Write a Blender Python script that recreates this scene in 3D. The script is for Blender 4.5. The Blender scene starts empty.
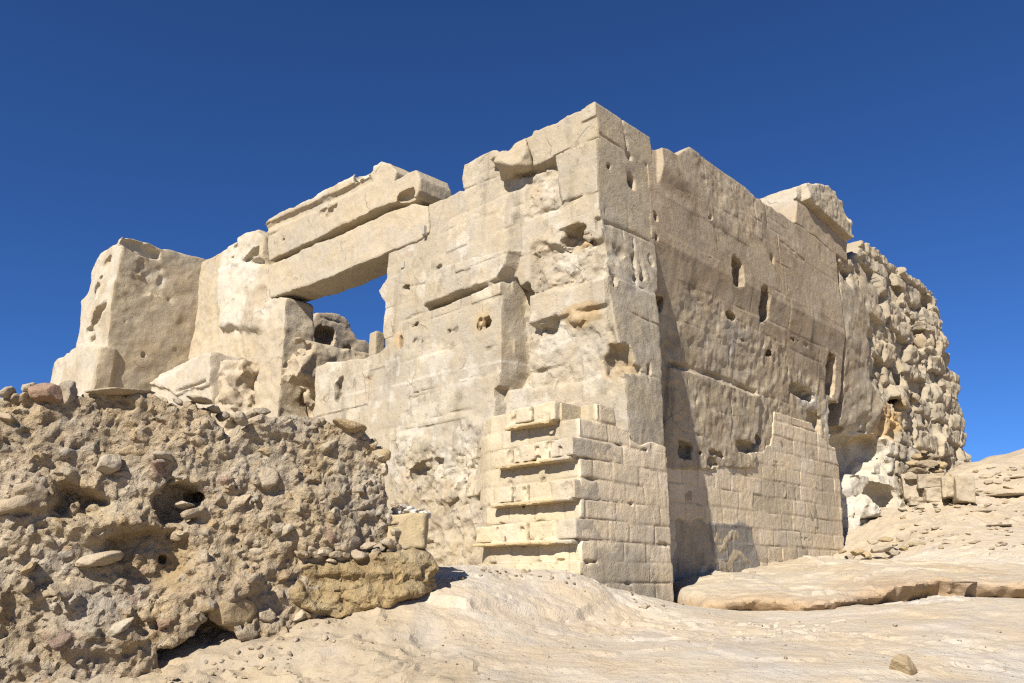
import bpy, math, time
import numpy as np
T0 = time.time()
Q = 1.0                     # resolution multiplier for the sculpted meshes (bigger = coarser)

# ------------------------------------------------------------------ camera model
EYE = 1.6
FPX = 796.0
PITCH = math.radians(16.73)
CX, CY = 512.0, 341.5
cp, sp_ = math.cos(PITCH), math.sin(PITCH)
def ray(px, py):
    yo = CY - py
    fwd = FPX*cp - yo*sp_
    up = FPX*sp_ + yo*cp
    return (px-CX)/fwd, up/fwd                     # sideways and upward per metre of depth
def at(px, py, depth):
    tx, tz = ray(px, py)
    return np.array([tx*depth, depth, EYE+tz*depth])

ANG = math.radians(44.5)
R2 = np.array([math.sin(ANG), math.cos(ANG)])       # runs along the side wall, away to the right
L2 = np.array([-math.cos(ANG), math.sin(ANG)])      # runs along the front, away to the left
C2 = 9.0*np.array([math.sin(math.radians(6.86)), math.cos(math.radians(6.86))])

class Frame:
    def __init__(s, O, U, N):
        s.O, s.U, s.N = np.array(O, float), np.array(U, float), np.array(N, float)
        s.flip = (s.U[0]*s.N[1]-s.U[1]*s.N[0]) < 0
    def hit(s, px, py, n=0.0):
        tx, tz = ray(px, py)
        t = (s.O@s.N + n)/(tx*s.N[0]+s.N[1])
        p = np.array([tx*t, t])
        return float((p-s.O)@s.U), EYE+tz*t
    def pts(s, pl, n=0.0):
        return np.array([s.hit(a, b, n) for a, b in pl])
    def world(s, v):
        u, n, z = v[:, 0], v[:, 1], v[:, 2]
        return np.stack([s.O[0]+u*s.U[0]+n*s.N[0], s.O[1]+u*s.U[1]+n*s.N[1], z], 1)

F = Frame(C2, L2, -R2)       # front face: u to the left, n outward
S = Frame(C2, R2, -L2)       # side face: u along the side wall, n outward

# ------------------------------------------------------------------ numpy noise and distance tools
def smin(a, b, k):
    h = np.clip(0.5+0.5*(b-a)/k, 0, 1)
    return b+(a-b)*h-k*h*(1-h)
def smax(a, b, k):
    return -smin(-a, -b, k)
def sstep(a, b, x):
    t = np.clip((x-a)/(b-a), 0, 1)
    return t*t*(3-2*t)
def wmat(coords, scale, off):
    """cubic B-spline interpolation matrix from lattice to coordinates"""
    x = (coords-coords[0])/scale+off
    i = np.floor(x).astype(int); f = (x-i)
    m = int(i.max())+4
    W = np.zeros((len(coords), m), np.float32)
    r = np.arange(len(coords))
    W[r, i] += (1-f)**3/6
    W[r, i+1] += (3*f**3-6*f**2+4)/6
    W[r, i+2] += (-3*f**3+3*f**2+3*f+1)/6
    W[r, i+3] += f**3/6
    return W
def hash2(i, j, seed=0.0):
    x = np.sin(i*127.1+j*311.7+seed*74.7)*43758.5453
    return x-np.floor(x)
_lat = np.random.default_rng(77).uniform(-1, 1, (64, 64, 64)).astype(np.float32)
def vn(p, scale, seed=0):
    """value noise on scattered points, about -1..1"""
    q = np.asarray(p, float)/scale+np.array([seed*7.31, seed*3.17, seed*11.9])
    i = np.floor(q).astype(int); f = q-i; f = f*f*f*(f*(f*6-15)+10)
    out = 0
    for a in (0, 1):
        for b in (0, 1):
            for c in (0, 1):
                w = (f[:, 0] if a else 1-f[:, 0])*(f[:, 1] if b else 1-f[:, 1])*(f[:, 2] if c else 1-f[:, 2])
                out = out+w*_lat[(i[:, 0]+a) & 63, (i[:, 1]+b) & 63, (i[:, 2]+c) & 63]
    return out
def sdpoly(U, Z, P):
    P = np.asarray(P)
    d = np.full(U.shape, 1e9); s = np.ones(U.shape)
    j = len(P)-1
    for i in range(len(P)):
        e = P[j]-P[i]; wu = U-P[i, 0]; wz = Z-P[i, 1]
        t = np.clip((wu*e[0]+wz*e[1])/max(e@e, 1e-12), 0, 1)
        d = np.minimum(d, (wu-e[0]*t)**2+(wz-e[1]*t)**2)
        c1 = Z >= P[i, 1]; c2 = Z < P[j, 1]; c3 = e[0]*wz > e[1]*wu
        s = np.where((c1 & c2 & c3) | (~c1 & ~c2 & ~c3), -s, s)
        j = i
    return s*np.sqrt(d)
def sdline(U, Z, P):
    P = np.asarray(P); d = np.full(U.shape, 1e9)
    for i in range(len(P)-1):
        e = P[i+1]-P[i]; wu = U-P[i, 0]; wz = Z-P[i, 1]
        t = np.clip((wu*e[0]+wz*e[1])/max(e@e, 1e-12), 0, 1)
        d = np.minimum(d, (wu-e[0]*t)**2+(wz-e[1]*t)**2)
    return np.sqrt(d)

def surface_nets(f):
    """naive surface nets of f<0; returns verts in index space, quads"""
    f = f.copy()
    f[0] = np.maximum(f[0], 1e-3); f[-1] = np.maximum(f[-1], 1e-3)
    f[:, 0] = np.maximum(f[:, 0], 1e-3); f[:, -1] = np.maximum(f[:, -1], 1e-3)
    f[:, :, 0] = np.maximum(f[:, :, 0], 1e-3); f[:, :, -1] = np.maximum(f[:, :, -1], 1e-3)
    neg = f < 0
    a, b, c = f.shape
    cnt = np.zeros((a-1, b-1, c-1), np.int8)
    cor = [(i, j, k) for i in (0, 1) for j in (0, 1) for k in (0, 1)]
    for i, j, k in cor:
        cnt += neg[i:a-1+i, j:b-1+j, k:c-1+k]
    act = (cnt > 0) & (cnt < 8)
    I = np.stack(np.nonzero(act), 1)
    idx = np.full(act.shape, -1, np.int32); idx[act] = np.arange(len(I))
    val = {o: f[I[:, 0]+o[0], I[:, 1]+o[1], I[:, 2]+o[2]] for o in cor}
    acc = np.zeros((len(I), 3)); n = np.zeros(len(I))
    for o in cor:
        for ax in range(3):
            if o[ax] == 0:
                p = list(o); p[ax] = 1; p = tuple(p)
                v0, v1 = val[o], val[p]
                m = (v0 < 0) != (v1 < 0)
                t = np.where(m, v0/np.where(m, v0-v1, 1), 0)
                q = np.tile(np.array(o, float), (len(I), 1)); q[:, ax] += t
                acc += q*m[:, None]; n += m
    V = I+acc/np.maximum(n, 1)[:, None]
    quads = []
    for ax in range(3):
        o1, o2 = [(1, 2), (2, 0), (0, 1)][ax]
        s0 = [slice(None)]*3; s1 = [slice(None)]*3
        s0[ax] = slice(0, -1); s1[ax] = slice(1, None)
        for o in (o1, o2):
            s0[o] = slice(1, -1); s1[o] = slice(1, -1)
        n0, n1 = neg[tuple(s0)], neg[tuple(s1)]
        E = np.stack(np.nonzero(n0 != n1), 1)
        inside = n0[E[:, 0], E[:, 1], E[:, 2]]
        E[:, o1] += 1; E[:, o2] += 1
        def cell(d1, d2):
            G = E.copy(); G[:, o1] -= d1; G[:, o2] -= d2
            return idx[G[:, 0], G[:, 1], G[:, 2]]
        q = np.stack([cell(1, 1), cell(0, 1), cell(0, 0), cell(1, 0)], 1)
        q[~inside] = q[~inside][:, ::-1]
        quads.append(q)
    return V, np.concatenate(quads)

# ------------------------------------------------------------------ blender side
scene = bpy.context.scene
COL = scene.collection
def tag(o, label=None, cat=None, group=None, kind=None):
    for k, v in (('label', label), ('category', cat), ('group', group), ('kind', kind)):
        if v: o[k] = v
def empty(name, loc, label, cat, group=None):
    o = bpy.data.objects.new(name, None); COL.objects.link(o); o.location = loc
    o.empty_display_size = 0.3
    tag(o, label, cat, group, 'thing'); return o
def make_mesh(name, V, faces, col=None, smooth=True):
    me = bpy.data.meshes.new(name)
    V = np.ascontiguousarray(V, np.float32); faces = np.ascontiguousarray(faces, np.int32)
    k = faces.shape[1]
    me.vertices.add(len(V)); me.vertices.foreach_set('co', V.ravel())
    me.loops.add(faces.size); me.loops.foreach_set('vertex_index', faces.ravel())
    me.polygons.add(len(faces))
    me.polygons.foreach_set('loop_start', np.arange(len(faces), dtype=np.int32)*k)
    me.polygons.foreach_set('use_smooth', np.full(len(faces), smooth))
    me.update(calc_edges=True)
    if smooth: me.set_sharp_from_angle(angle=math.radians(24))
    if col is not None:
        at_ = me.color_attributes.new('Col', 'FLOAT_COLOR', 'POINT')
        c4 = np.ones((len(V), 4), np.float32); c4[:, :3] = np.asarray(col)*AK
        at_.data.foreach_set('color', c4.ravel())
    return me
def link(name, me, mat, parent=None, loc=None):
    o = bpy.data.objects.new(name, me); COL.objects.link(o)
    if mat and not me.materials: me.materials.append(mat)
    if parent is not None: o.parent = parent
    if loc is not None: o.location = loc
    return o

def facet2(X, Z, scale, seed, tilt=.8):
    """broken-rock relief: every cell of a jittered grid is a flat tilted facet; also gives distance to the cell edge"""
    gx, gz = X/scale, Z/scale
    i, j = np.floor(gx), np.floor(gz)
    b1 = np.full(gx.shape, 9.); b2 = np.full(gx.shape, 9.); val = np.zeros(gx.shape)
    for a in (-1, 0, 1):
        for b in (-1, 0, 1):
            ci, cj = i+a, j+b
            dx = gx-(ci+.5+(hash2(ci, cj, seed)-.5)*.95); dz = gz-(cj+.5+(hash2(ci, cj, seed+.37)-.5)*.95)
            d = dx*dx+dz*dz
            v = (hash2(ci, cj, seed+.61)-.5)*1.3+tilt*((hash2(ci, cj, seed+.83)-.5)*dx+(hash2(ci, cj, seed+.19)-.5)*dz)*2
            m = d < b1
            b2 = np.where(m, b1, np.minimum(b2, d)); b1 = np.where(m, d, b1); val = np.where(m, v, val)
    return val, np.sqrt(b2)-np.sqrt(b1)

class Vol:
    """a block of solid sculpted as a signed distance field in a wall's own axes (u along, n outward, z up)"""
    def __init__(s, frame, u, n, z, res, seed=1, col=(.5, .4, .27)):
        s.fr = frame; s.res = res*Q; s.rng = np.random.default_rng(seed)
        s.u = np.arange(u[0], u[1]+s.res, s.res).astype(np.float32)
        s.n = np.arange(n[0], n[1]+s.res, s.res).astype(np.float32)
        s.z = np.arange(z[0], z[1]+s.res, s.res).astype(np.float32)
        s.U2, s.Z2 = np.meshgrid(s.u, s.z, indexing='ij')
        s.N2, s.NZ2 = np.meshgrid(s.n, s.z, indexing='ij')
        s.U = s.u[:, None, None]; s.N = s.n[None, :, None]; s.Z = s.z[None, None, :]
        s.h = np.zeros(s.U2.shape, np.float32)          # surface offset of the main face
        s.rough = np.ones(s.U2.shape, np.float32)
        s.col = np.tile(np.array(col, np.float32), s.U2.shape+(1,))
        s.e = np.zeros(s.N2.shape, np.float32); s.erough = np.ones(s.N2.shape, np.float32)
        s.ecol = np.tile(np.array(col, np.float32), s.N2.shape+(1,))
        s.f = None; s.cid = None
    # noise on the face, on the end, in the volume
    def _n(s, axes, scale):
        M = []
        for c, k in zip(axes, scale):
            M.append(wmat(c, k, s.rng.uniform(0, 1)))
        return M
    def n2(s, scale, end=False):
        if np.isscalar(scale): scale = (scale, scale)
        A, B = s._n((s.n if end else s.u, s.z), scale)
        g = s.rng.uniform(-1, 1, (A.shape[1], B.shape[1])).astype(np.float32)
        return (A@g@B.T)*1.9
    def fbm2(s, scale, oct=3, gain=.5, end=False):
        if np.isscalar(scale): scale = (scale, scale)
        return sum(s.n2((scale[0]/2**i, scale[1]/2**i), end)*gain**i for i in range(oct))
    def facet(s, scale, oct=3, gain=.5, warp=.35, asp=1.0, end=False):
        X, Z = (s.N2, s.NZ2) if end else (s.U2, s.Z2)
        out = 0
        for k in range(oct):
            c = scale/2.3**k
            v, e = facet2(X+warp*c*s.fbm2(c*.9, 3, end=end), (Z+warp*c*s.fbm2(c*.9, 3, end=end))*asp, c, float(s.rng.uniform(0, 50)))
            out = out+v*gain**k*np.clip(e*3, .25, 1)
        return out.astype(np.float32)
    def n3(s, scale):
        if np.isscalar(scale): scale = (scale,)*3
        A, B, Cm = s._n((s.u, s.n, s.z), scale)
        g = s.rng.uniform(-1, 1, (A.shape[1], B.shape[1], Cm.shape[1])).astype(np.float32)
        t = np.tensordot(g, Cm.T, (2, 0))
        t = np.tensordot(B, t, (1, 1)).transpose(1, 0, 2)
        return np.tensordot(A, t, (1, 0))*2.4
    # pixel-traced shapes (on the wall's own plane)
    def poly(s, pl, n=0.0): return sdpoly(s.U2, s.Z2, s.fr.pts(pl, n))
    def line(s, pl, n=0.0): return sdline(s.U2, s.Z2, s.fr.pts(pl, n))
    def raise_(s, pl, amt, soft=.03, n=0.0, wob=.03):
        d = s.poly(pl, n)+wob*s.fbm2(.25, 3)
        s.h += amt*sstep(soft, -soft, d)
        return d
    def groove(s, pl, depth, w, n=0.0, wob=.012):
        d = np.abs(s.line(pl, n)+wob*s.n2(.12))
        k = .55+.45*s.n2(.3)
        s.h -= depth*np.clip(k, .1, 1)*np.exp(-(d/w)**2)
    def paint(s, d, col, soft=.06, amt=1.0, wob=.08):
        m = amt*sstep(soft, -soft, d+wob*s.fbm2(.3, 4))
        s.col += (np.array(col, np.float32)-s.col)*m[..., None]
    def build(s, back, outline=None, k=.02):
        f = s.N-s.h[:, None, :]
        if outline is not None: f = smax(f, outline.astype(np.float32)[:, None, :], k)
        f = smax(f, -(s.N+back), k)
        s.f = np.ascontiguousarray(f, dtype=np.float32)
    def sub(s, f, k=.015): s.f = smax(s.f, -f, k)
    def add(s, f, k=.02): s.f = smin(s.f, f, k)
    def ell(s, c, r, ax=None, p=2.0):
        """ellipsoid field, approximate distance"""
        du, dn, dz = s.U-c[0], s.N-c[1], s.Z-c[2]
        if ax is not None:
            a = ax
            qu = (du*a[0][0]+dn*a[0][1]+dz*a[0][2])/r[0]
            qn = (du*a[1][0]+dn*a[1][1]+dz*a[1][2])/r[1]
            qz = (du*a[2][0]+dn*a[2][1]+dz*a[2][2])/r[2]
        else:
            qu, qn, qz = du/r[0], dn/r[1], dz/r[2]
        q = (np.abs(qu)**p+np.abs(qn)**p+np.abs(qz)**p)**(1/p)
        return (q-1)*min(r)
    def local(s, c, rad):
        i0 = [max(0, int((c[k]-rad-a[0])/s.res)) for k, a in enumerate((s.u, s.n, s.z))]
        i1 = [min(len(a), int((c[k]+rad-a[0])/s.res)+2) for k, a in enumerate((s.u, s.n, s.z))]
        return tuple(slice(a, b) for a, b in zip(i0, i1))
    def blob(s, c, r, ax=None, p=3.0, k=.012, carve=False, cid=None, warp=None, cuts=0):
        """add (or carve) one rotated rounded stone in its own neighbourhood"""
        sl = s.local(c, max(r)*1.45+.03)
        if any(x.stop-x.start < 2 for x in sl): return
        du = s.u[sl[0]][:, None, None]-c[0]; dn = s.n[sl[1]][None, :, None]-c[1]; dz = s.z[sl[2]][None, None, :]-c[2]
        if ax is None: ax = np.eye(3)
        q = sum(np.abs((du*ax[i][0]+dn*ax[i][1]+dz*ax[i][2])/r[i])**p for i in range(3))**(1/p)
        g = ((q-1)*min(r)).astype(np.float32)
        for _ in range(cuts):
            dv = s.rng.normal(size=3); dv /= np.linalg.norm(dv)
            w_ = [sum(dv[i]*ax[i][j] for i in range(3)) for j in range(3)]
            off = s.rng.uniform(.5, .85)*math.sqrt(sum((dv[i]*r[i])**2 for i in range(3)))
            g = np.maximum(g, du*w_[0]+dn*w_[1]+dz*w_[2]-off)
        if warp is not None: g = g+warp[sl]
        if carve: s.f[sl] = smax(s.f[sl], -g, k)
        else:
            if cid is not None:
                if s.cid is None: s.cid = np.zeros(s.f.shape, np.int16)
                m = g < s.f[sl]+.004
                t = s.cid[sl]; t[m] = cid
            s.f[sl] = smin(s.f[sl], g, k)
    def hole(s, px, py, wx, wy, depth, n=0.0, p=3.4, k=.005, h=None, warp=None):
        u0, z0 = s.fr.hit(px-wx, py, n); u1, z1 = s.fr.hit(px+wx, py, n)
        _, za = s.fr.hit(px, py-wy, n); _, zb = s.fr.hit(px, py+wy, n)
        c = ((u0+u1)/2, n if h is None else h, (za+zb)/2)
        s.blob(c, (abs(u1-u0)/2, depth, abs(za-zb)/2), p=p, k=k, carve=True, warp=warp)
    def roughen(s, spec):
        for scale, amp in spec:
            r = s.rough[:, None, :]
            n = s.n3(scale)
            if scale < .3: n = np.abs(n)*1.7-.55
            s.f += n*(amp*.9)*r
    def mesh(s, name, mat, parent, cjit=.05, endu=None, idcols=None):
        V, Fq = surface_nets(s.f)
        o0 = np.array([s.u[0], s.n[0], s.z[0]])
        iu = np.clip(np.round(V[:, 0]).astype(int), 0, len(s.u)-1)
        iz = np.clip(np.round(V[:, 2]).astype(int), 0, len(s.z)-1)
        inn = np.clip(np.round(V[:, 1]).astype(int), 0, len(s.n)-1)
        P = V*s.res+o0
        col = s.col[iu, iz].copy()
        if endu is not None:
            eu = endu if np.isscalar(endu) else endu[iz]
            w = np.clip((eu-P[:, 0])/.03, 0, 1)[:, None]
            col += (s.ecol[inn, iz]-col)*w
        if s.cid is not None and idcols is not None:
            ids = s.cid[iu, inn, iz]; m = ids > 0
            col[m] = idcols[ids[m]]
        W = s.fr.world(P)
        if s.fr.flip: Fq = Fq[:, ::-1]
        if parent is not None: W = W-np.array(parent.location)
        me = make_mesh(name, W, Fq, np.clip(col, 0, 1))
        print('  %-18s %7d verts  %.1fs' % (name, len(V), time.time()-T0))
        return link(name, me, mat, parent)

def bricks(U, Z, rh, bw, z0, seed, rng, jit=.12):
    """returns distance to the nearest joint and a random value per brick"""
    r = np.floor((Z-z0)/rh)
    off = hash2(r, r*0+3, seed)*bw
    x = (U+off)/bw
    c = np.floor(x)
    # joints wander
    j0 = (hash2(c, r, seed+1)-.5)*jit*2; j1 = (hash2(c+1, r, seed+1)-.5)*jit*2
    fx = x-c
    dl = (fx-j0)*bw; dr = (1+j1-fx)*bw
    c = np.where(dl < 0, c-1, np.where(dr < 0, c+1, c))
    du = np.minimum(np.abs(dl), np.abs(dr))
    fz = (Z-z0)-r*rh
    dz = np.minimum(fz, rh-fz)
    return np.minimum(du, dz), hash2(c, r, seed+2), hash2(c, r, seed+5), hash2(r, r*0, seed+9)

# ------------------------------------------------------------------ materials
AK = .66                     # true stone albedo: the palette values below are scaled by this, the exposure makes up for it
def stone_mat(name, blotch=.10, pits=1.0, coarse=.012, fine=.004, base=None, rand=0.0, crack=0.0, rough=.95, warm=1.0, gain=1.0):
    m = bpy.data.materials.new(name); m.use_nodes = True
    nt = m.node_tree; N = nt.nodes; Lk = nt.links
    b = N['Principled BSDF']; b.inputs['Roughness'].default_value = rough
    b.inputs['Specular IOR Level'].default_value = .12
    geo = N.new('ShaderNodeNewGeometry'); pos = geo.outputs['Position']
    def link_or(v, sock):
        if isinstance(v, (int, float)): sock.default_value = v
        else: Lk.new(v, sock)
    def math_(op, x, y=0.0):
        k = N.new('ShaderNodeMath'); k.operation = op; link_or(x, k.inputs[0]); link_or(y, k.inputs[1]); return k.outputs[0]
    mul = lambda x, y: math_('MULTIPLY', x, y)
    add = lambda x, y: math_('ADD', x, y)
    def noise(scale, detail=6, rough=.6, dist=0.0, vec=None):
        n = N.new('ShaderNodeTexNoise'); n.inputs['Scale'].default_value = scale
        n.inputs['Detail'].default_value = detail; n.inputs['Roughness'].default_value = rough
        n.inputs['Distortion'].default_value = dist
        Lk.new(vec or pos, n.inputs['Vector']); return n
    def rng(src, a, b_, c, d):
        r = N.new('ShaderNodeMapRange'); r.inputs[1].default_value = a; r.inputs[2].default_value = b_
        r.inputs[3].default_value = c; r.inputs[4].default_value = d; Lk.new(src, r.inputs[0]); return r.outputs[0]
    if base is None:
        a = N.new('ShaderNodeAttribute'); a.attribute_name = 'Col'; csrc = a.outputs['Color']
    else:
        rgb = N.new('ShaderNodeRGB'); rgb.outputs[0].default_value = (*[x*AK for x in base], 1); csrc = rgb.outputs[0]
    n1 = noise(1.1, 5, .6, .4); n2 = noise(7, 5, .7, .5); n3 = noise(38, 5, .75); n4 = noise(110, 3, .7)
    v = mul(rng(n1.outputs[0], .3, .7, 1-blotch, 1+blotch), rng(n2.outputs[0], .3, .7, 1-blotch*1.1, 1+blotch*.9))
    v = mul(v, rng(n3.outputs[0], .28, .72, 1-blotch*1.5, 1+blotch*1.1))
    v = mul(v, rng(n4.outputs[0], .25, .75, 1-blotch*.9, 1+blotch*.7))
    v = mul(v, gain)
    # open pores: some cells of a fine grid hold a dark pit
    vo = N.new('ShaderNodeTexVoronoi'); vo.inputs['Scale'].default_value = 24; Lk.new(pos, vo.inputs['Vector'])
    sel = math_('GREATER_THAN', vo.outputs['Color'], .62)
    pm = mul(mul(rng(vo.outputs['Distance'], .10, .34, 1, 0), sel), rng(noise(4.5, 4, .6).outputs[0], .46, .60, 0, 1))
    v = mul(v, rng(pm, 0, 1, 1, 1-.30*pits))
    H = add(add(mul(noise(13, 5, .72, .3).outputs[0], coarse*1.6), mul(n3.outputs[0], fine*1.6)), mul(n4.outputs[0], fine*.6))
    H = add(H, mul(pm, -.010*pits))
    nr = N.new('ShaderNodeTexNoise'); nr.noise_type = 'RIDGED_MULTIFRACTAL'; nr.inputs['Scale'].default_value = 6.5; nr.inputs['Detail'].default_value = 6
    nr.inputs['Roughness'].default_value = .62; nr.inputs['Distortion'].default_value = .4; Lk.new(pos, nr.inputs['Vector'])
    H = add(H, mul(nr.outputs[0], coarse*.55))
    # chipped facets
    vf = N.new('ShaderNodeTexVoronoi'); vf.inputs['Scale'].default_value = 9; vf.distance = 'CHEBYCHEV'
    wv = N.new('ShaderNodeMix'); wv.data_type = 'VECTOR'; wv.inputs[0].default_value = .06
    Lk.new(pos, wv.inputs[4]); Lk.new(n2.outputs['Color'], wv.inputs[5]); Lk.new(wv.outputs[1], vf.inputs['Vector'])
    H = add(H, mul(vf.outputs['Distance'], coarse*.9))
    if crack:
        vc = N.new('ShaderNodeTexVoronoi'); vc.feature = 'DISTANCE_TO_EDGE'; vc.inputs['Scale'].default_value = 1.7
        wc = N.new('ShaderNodeMix'); wc.data_type = 'VECTOR'; wc.inputs[0].default_value = .22
        Lk.new(pos, wc.inputs[4]); Lk.new(noise(2.6, 7, .65).outputs['Color'], wc.inputs[5]); Lk.new(wc.outputs[1], vc.inputs['Vector'])
        cm = mul(rng(vc.outputs['Distance'], .004, .014, 1, 0), rng(noise(1.6, 3).outputs[0], .55, .65, 0, 1))
        v = mul(v, rng(cm, 0, 1, 1, 1-.4*crack)); H = add(H, mul(cm, -.012*crack))
    if rand:
        oi = N.new('ShaderNodeObjectInfo'); v = mul(v, rng(oi.outputs['Random'], 0, 1, 1-rand, 1+rand))
    mx = N.new('ShaderNodeMix'); mx.data_type = 'RGBA'; mx.blend_type = 'MULTIPLY'; mx.inputs[0].default_value = 1
    Lk.new(csrc, mx.inputs[6])
    comb = N.new('ShaderNodeCombineColor')
    hue = noise(2.3, 4, .7, .5); k = .06*warm
    Lk.new(mul(v, rng(hue.outputs[0], .3, .7, 1-k*.4, 1+k*.6)), comb.inputs[0]); Lk.new(v, comb.inputs[1])
    Lk.new(mul(v, rng(hue.outputs[0], .3, .7, 1+k, 1-k*1.6)), comb.inputs[2])
    Lk.new(comb.outputs[0], mx.inputs[7]); Lk.new(mx.outputs[2], b.inputs['Base Color'])
    bp = N.new('ShaderNodeBump'); bp.inputs['Strength'].default_value = 1.0; bp.inputs['Distance'].default_value = 1.0
    Lk.new(H, bp.inputs['Height']); Lk.new(bp.outputs[0], b.inputs['Normal'])
    return m
M_LIME = stone_mat('weathered limestone', .075, .6, .008, .0048, crack=.6)
M_RUB = stone_mat('rubble and earth mortar', .13, .8, .026, .009, warm=1.6, gain=.92)
M_BRK = stone_mat('cut limestone block', .07, .6, .007, .0035)
M_ROCK = stone_mat('bedrock', .055, .5, .010, .0045, crack=.35)
M_STONE = stone_mat('loose field stone', .09, .5, .012, .005, base=(.50, .40, .275), rand=.2, gain=.9)
M_PALE = stone_mat('pale field stone', .09, .5, .012, .005, base=(.49, .41, .30), rand=.13)
M_WHITE = stone_mat('white gypsum lump', .05, .2, .006, .003, base=(.66, .62, .56), rand=.05)
M_GREY = stone_mat('grey weathered plate', .06, .2, .002, .002, base=(.46, .42, .36))

# palette (surface colours; WHITE and TAN also paint lit and shaded faces)
LIME = np.array([.55, .46, .327]); PALE = np.array([.60, .52, .40]); TAN = np.array([.43, .345, .24])
GREYL = np.array([.485, .42, .315]); OCHRE = np.array([.40, .26, .11]); WHITE = np.array([.66, .60, .49])
BRICK = np.array([.60, .51, .375]); MORTAR = np.array([.43, .345, .24]); CEMENT = np.array([.34, .31, .265])
CREAM = np.array([.68, .575, .40])

base_z = 1.35
temple = empty('temple_ruin', (C2[0], C2[1], base_z),
               'large roofless limestone temple ruin with a linteled doorway and tall sharp corner', 'temple')

def pier_out(z):
    zs = [F.hit(612, 420)[1], F.hit(612, 392)[1], F.hit(606, 300)[1], F.hit(604, 222)[1]]
    return np.interp(z, zs, [.25, .24, .10, 0.])
# ================================================================== FRONT WALL WITH THE CORNER PIER
def front_wall():
    v = Vol(F, (-.36, 6.5), (-1.32, .5), (.75, 7.75), .021, 11, LIME)
    out = [(640, 103), (598, 102.5), (594, 102), (584, 108), (570, 116), (552, 124), (533, 131), (531, 137), (519, 143), (512, 150),
           (504, 152), (493, 150), (478, 158), (463, 164), (460, 178), (462, 189), (454, 194), (446, 198), (435, 201),
           (428, 204), (427, 213), (429, 222), (428, 233), (420, 238), (404, 245), (388, 252), (387.5, 268), (386, 281), (379, 291), (381, 297), (386, 301), (385, 315),
           (383, 331), (386, 346), (386, 351), (376, 356), (368, 359), (350, 362.5), (338, 364), (325, 368), (322, 375), (322, 390),
           (325, 430), (325, 650), (640, 650)]
    P = F.pts(out)
    P[0, 0] = P[-1, 0] = -2.0; P[0, 1] = P[1, 1]
    P[-3:, 1] = .3
    d = sdpoly(v.U2, v.Z2, P)+.025*v.fbm2(.22, 4)
    # dado panel standing proud
    v.raise_([(318, 362), (350, 361), (368, 358.5), (386, 350), (396, 337), (400, 327), (428, 312), (446, 306), (505, 282), (506, 300), (503, 386), (498, 390), (520, 660), (318, 660)], .17, .02, .1, .015)
    v.raise_([(428, 312), (432, 306), (485, 288), (505, 283), (512, 268), (518, 249), (470, 262), (446, 268), (430, 282)], .22, .025, .1)
    # broken upright slot beside the corner
    dslot = v.raise_([(521, 288), (528, 282), (530, 300), (527, 330), (526, 386), (509, 389), (513, 370), (513, 300), (516, 280)], -.24, .02, 0, .02)
    # upper blocks, quarry-faced zones
    v.raise_([(553, 157), (601, 136), (604, 189), (556, 204)], .03, .012, 0, .008)
    zr = v.raise_([(525, 172), (552, 160), (556, 204), (530, 215)], -.07, .04, 0, .05)
    zr2 = v.raise_([(531, 250), (560, 244), (575, 240), (604, 240), (604, 276), (565, 287), (530, 296)], -.06, .04, 0, .05)
    v.raise_([(526, 297), (565, 288), (605, 276), (606, 303), (560, 316), (527, 326)], .05, .015, 0, .012)
    v.raise_([(527, 326), (556, 317), (552, 336), (540, 340), (528, 334)], -.10, .02, 0, .04)
    zr3 = v.raise_([(525, 328), (560, 318), (606, 304), (612, 372), (525, 388)], -.02, .03, 0, .05)
    zr4 = v.raise_([(395, 440), (470, 425), (520, 420), (520, 640), (395, 640)], .06, .08, .2, .1)
    ucn = F.hit(527, 300)[0]
    zt_, zm_, zb_ = F.hit(600, 215)[1], F.hit(606, 300)[1], F.hit(612, 392)[1]
    v.h -= (np.interp(v.Z2, [zb_-.3, zb_, zm_, zt_], [.08, .08, .03, 0])*sstep(ucn+.05, ucn-.02, v.U2)).astype(np.float32)
    # joints
    for pl, dp, w in (([(520, 176), (535, 168), (553, 159)], .16, .025), ([(553, 156), (600, 135)], .03, .012), ([(553, 158), (556, 204), (530, 213)], .03, .014),
                      ([(524, 218), (545, 209), (575, 198), (603, 189)], .03, .013), ([(430, 237), (445, 231), (470, 222), (523, 204)], .022, .012),
                      ([(462, 190), (497, 176), (512, 172)], .03, .014), ([(388, 280), (410, 286), (428, 283), (446, 271)], .03, .02),
                      ([(385, 323), (400, 318), (412, 312), (428, 309)], .03, .02), ([(432, 307), (485, 289)], .06, .018),
                      ([(411, 400), (447, 390), (483, 378), (520, 368)], .024, .011), ([(448, 415), (481, 409)], .03, .014), ([(380, 432), (430, 421), (447, 416)], .022, .012),
                      ([(411, 325), (411, 399)], .035, .014), ([(453.5, 300), (453.5, 332), (452, 352)], .02, .010), ([(455, 366), (458, 385)], .02, .010),
                      ([(355, 366), (355, 409)], .03, .013), ([(359, 366), (359, 409)], .02, .012), ([(497, 200), (497, 262)], .012, .012),
                      ([(528, 345), (560, 337), (606, 330)], .018, .012), ([(527, 372), (560, 366), (606, 357)], .03, .014), ([(325, 412), (365, 408)], .02, .011),
                      ([(604, 189), (607, 208)], .02, .012)):
        v.groove(pl, dp, w, .1 if pl[0][0] < 500 and pl[0][1] > 290 else 0)
    dA, rA, rB, _ = bricks(v.U2+.03*v.n2(.5), v.Z2+.02*v.n2(.6), .52, .95, F.hit(600, 189)[1], 2.7, v.rng, .2)
    v.h -= .016*np.exp(-(dA/.010)**2)*np.clip(v.n2(.5)*1.6-.1, 0, 1)
    v.h += (rA-.5)*.032
    BLK = (rA, rB, dA)
    # filled joint standing slightly proud
    dj = v.line([(330, 401), (360, 393), (430, 377), (506, 359)], .17)
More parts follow.
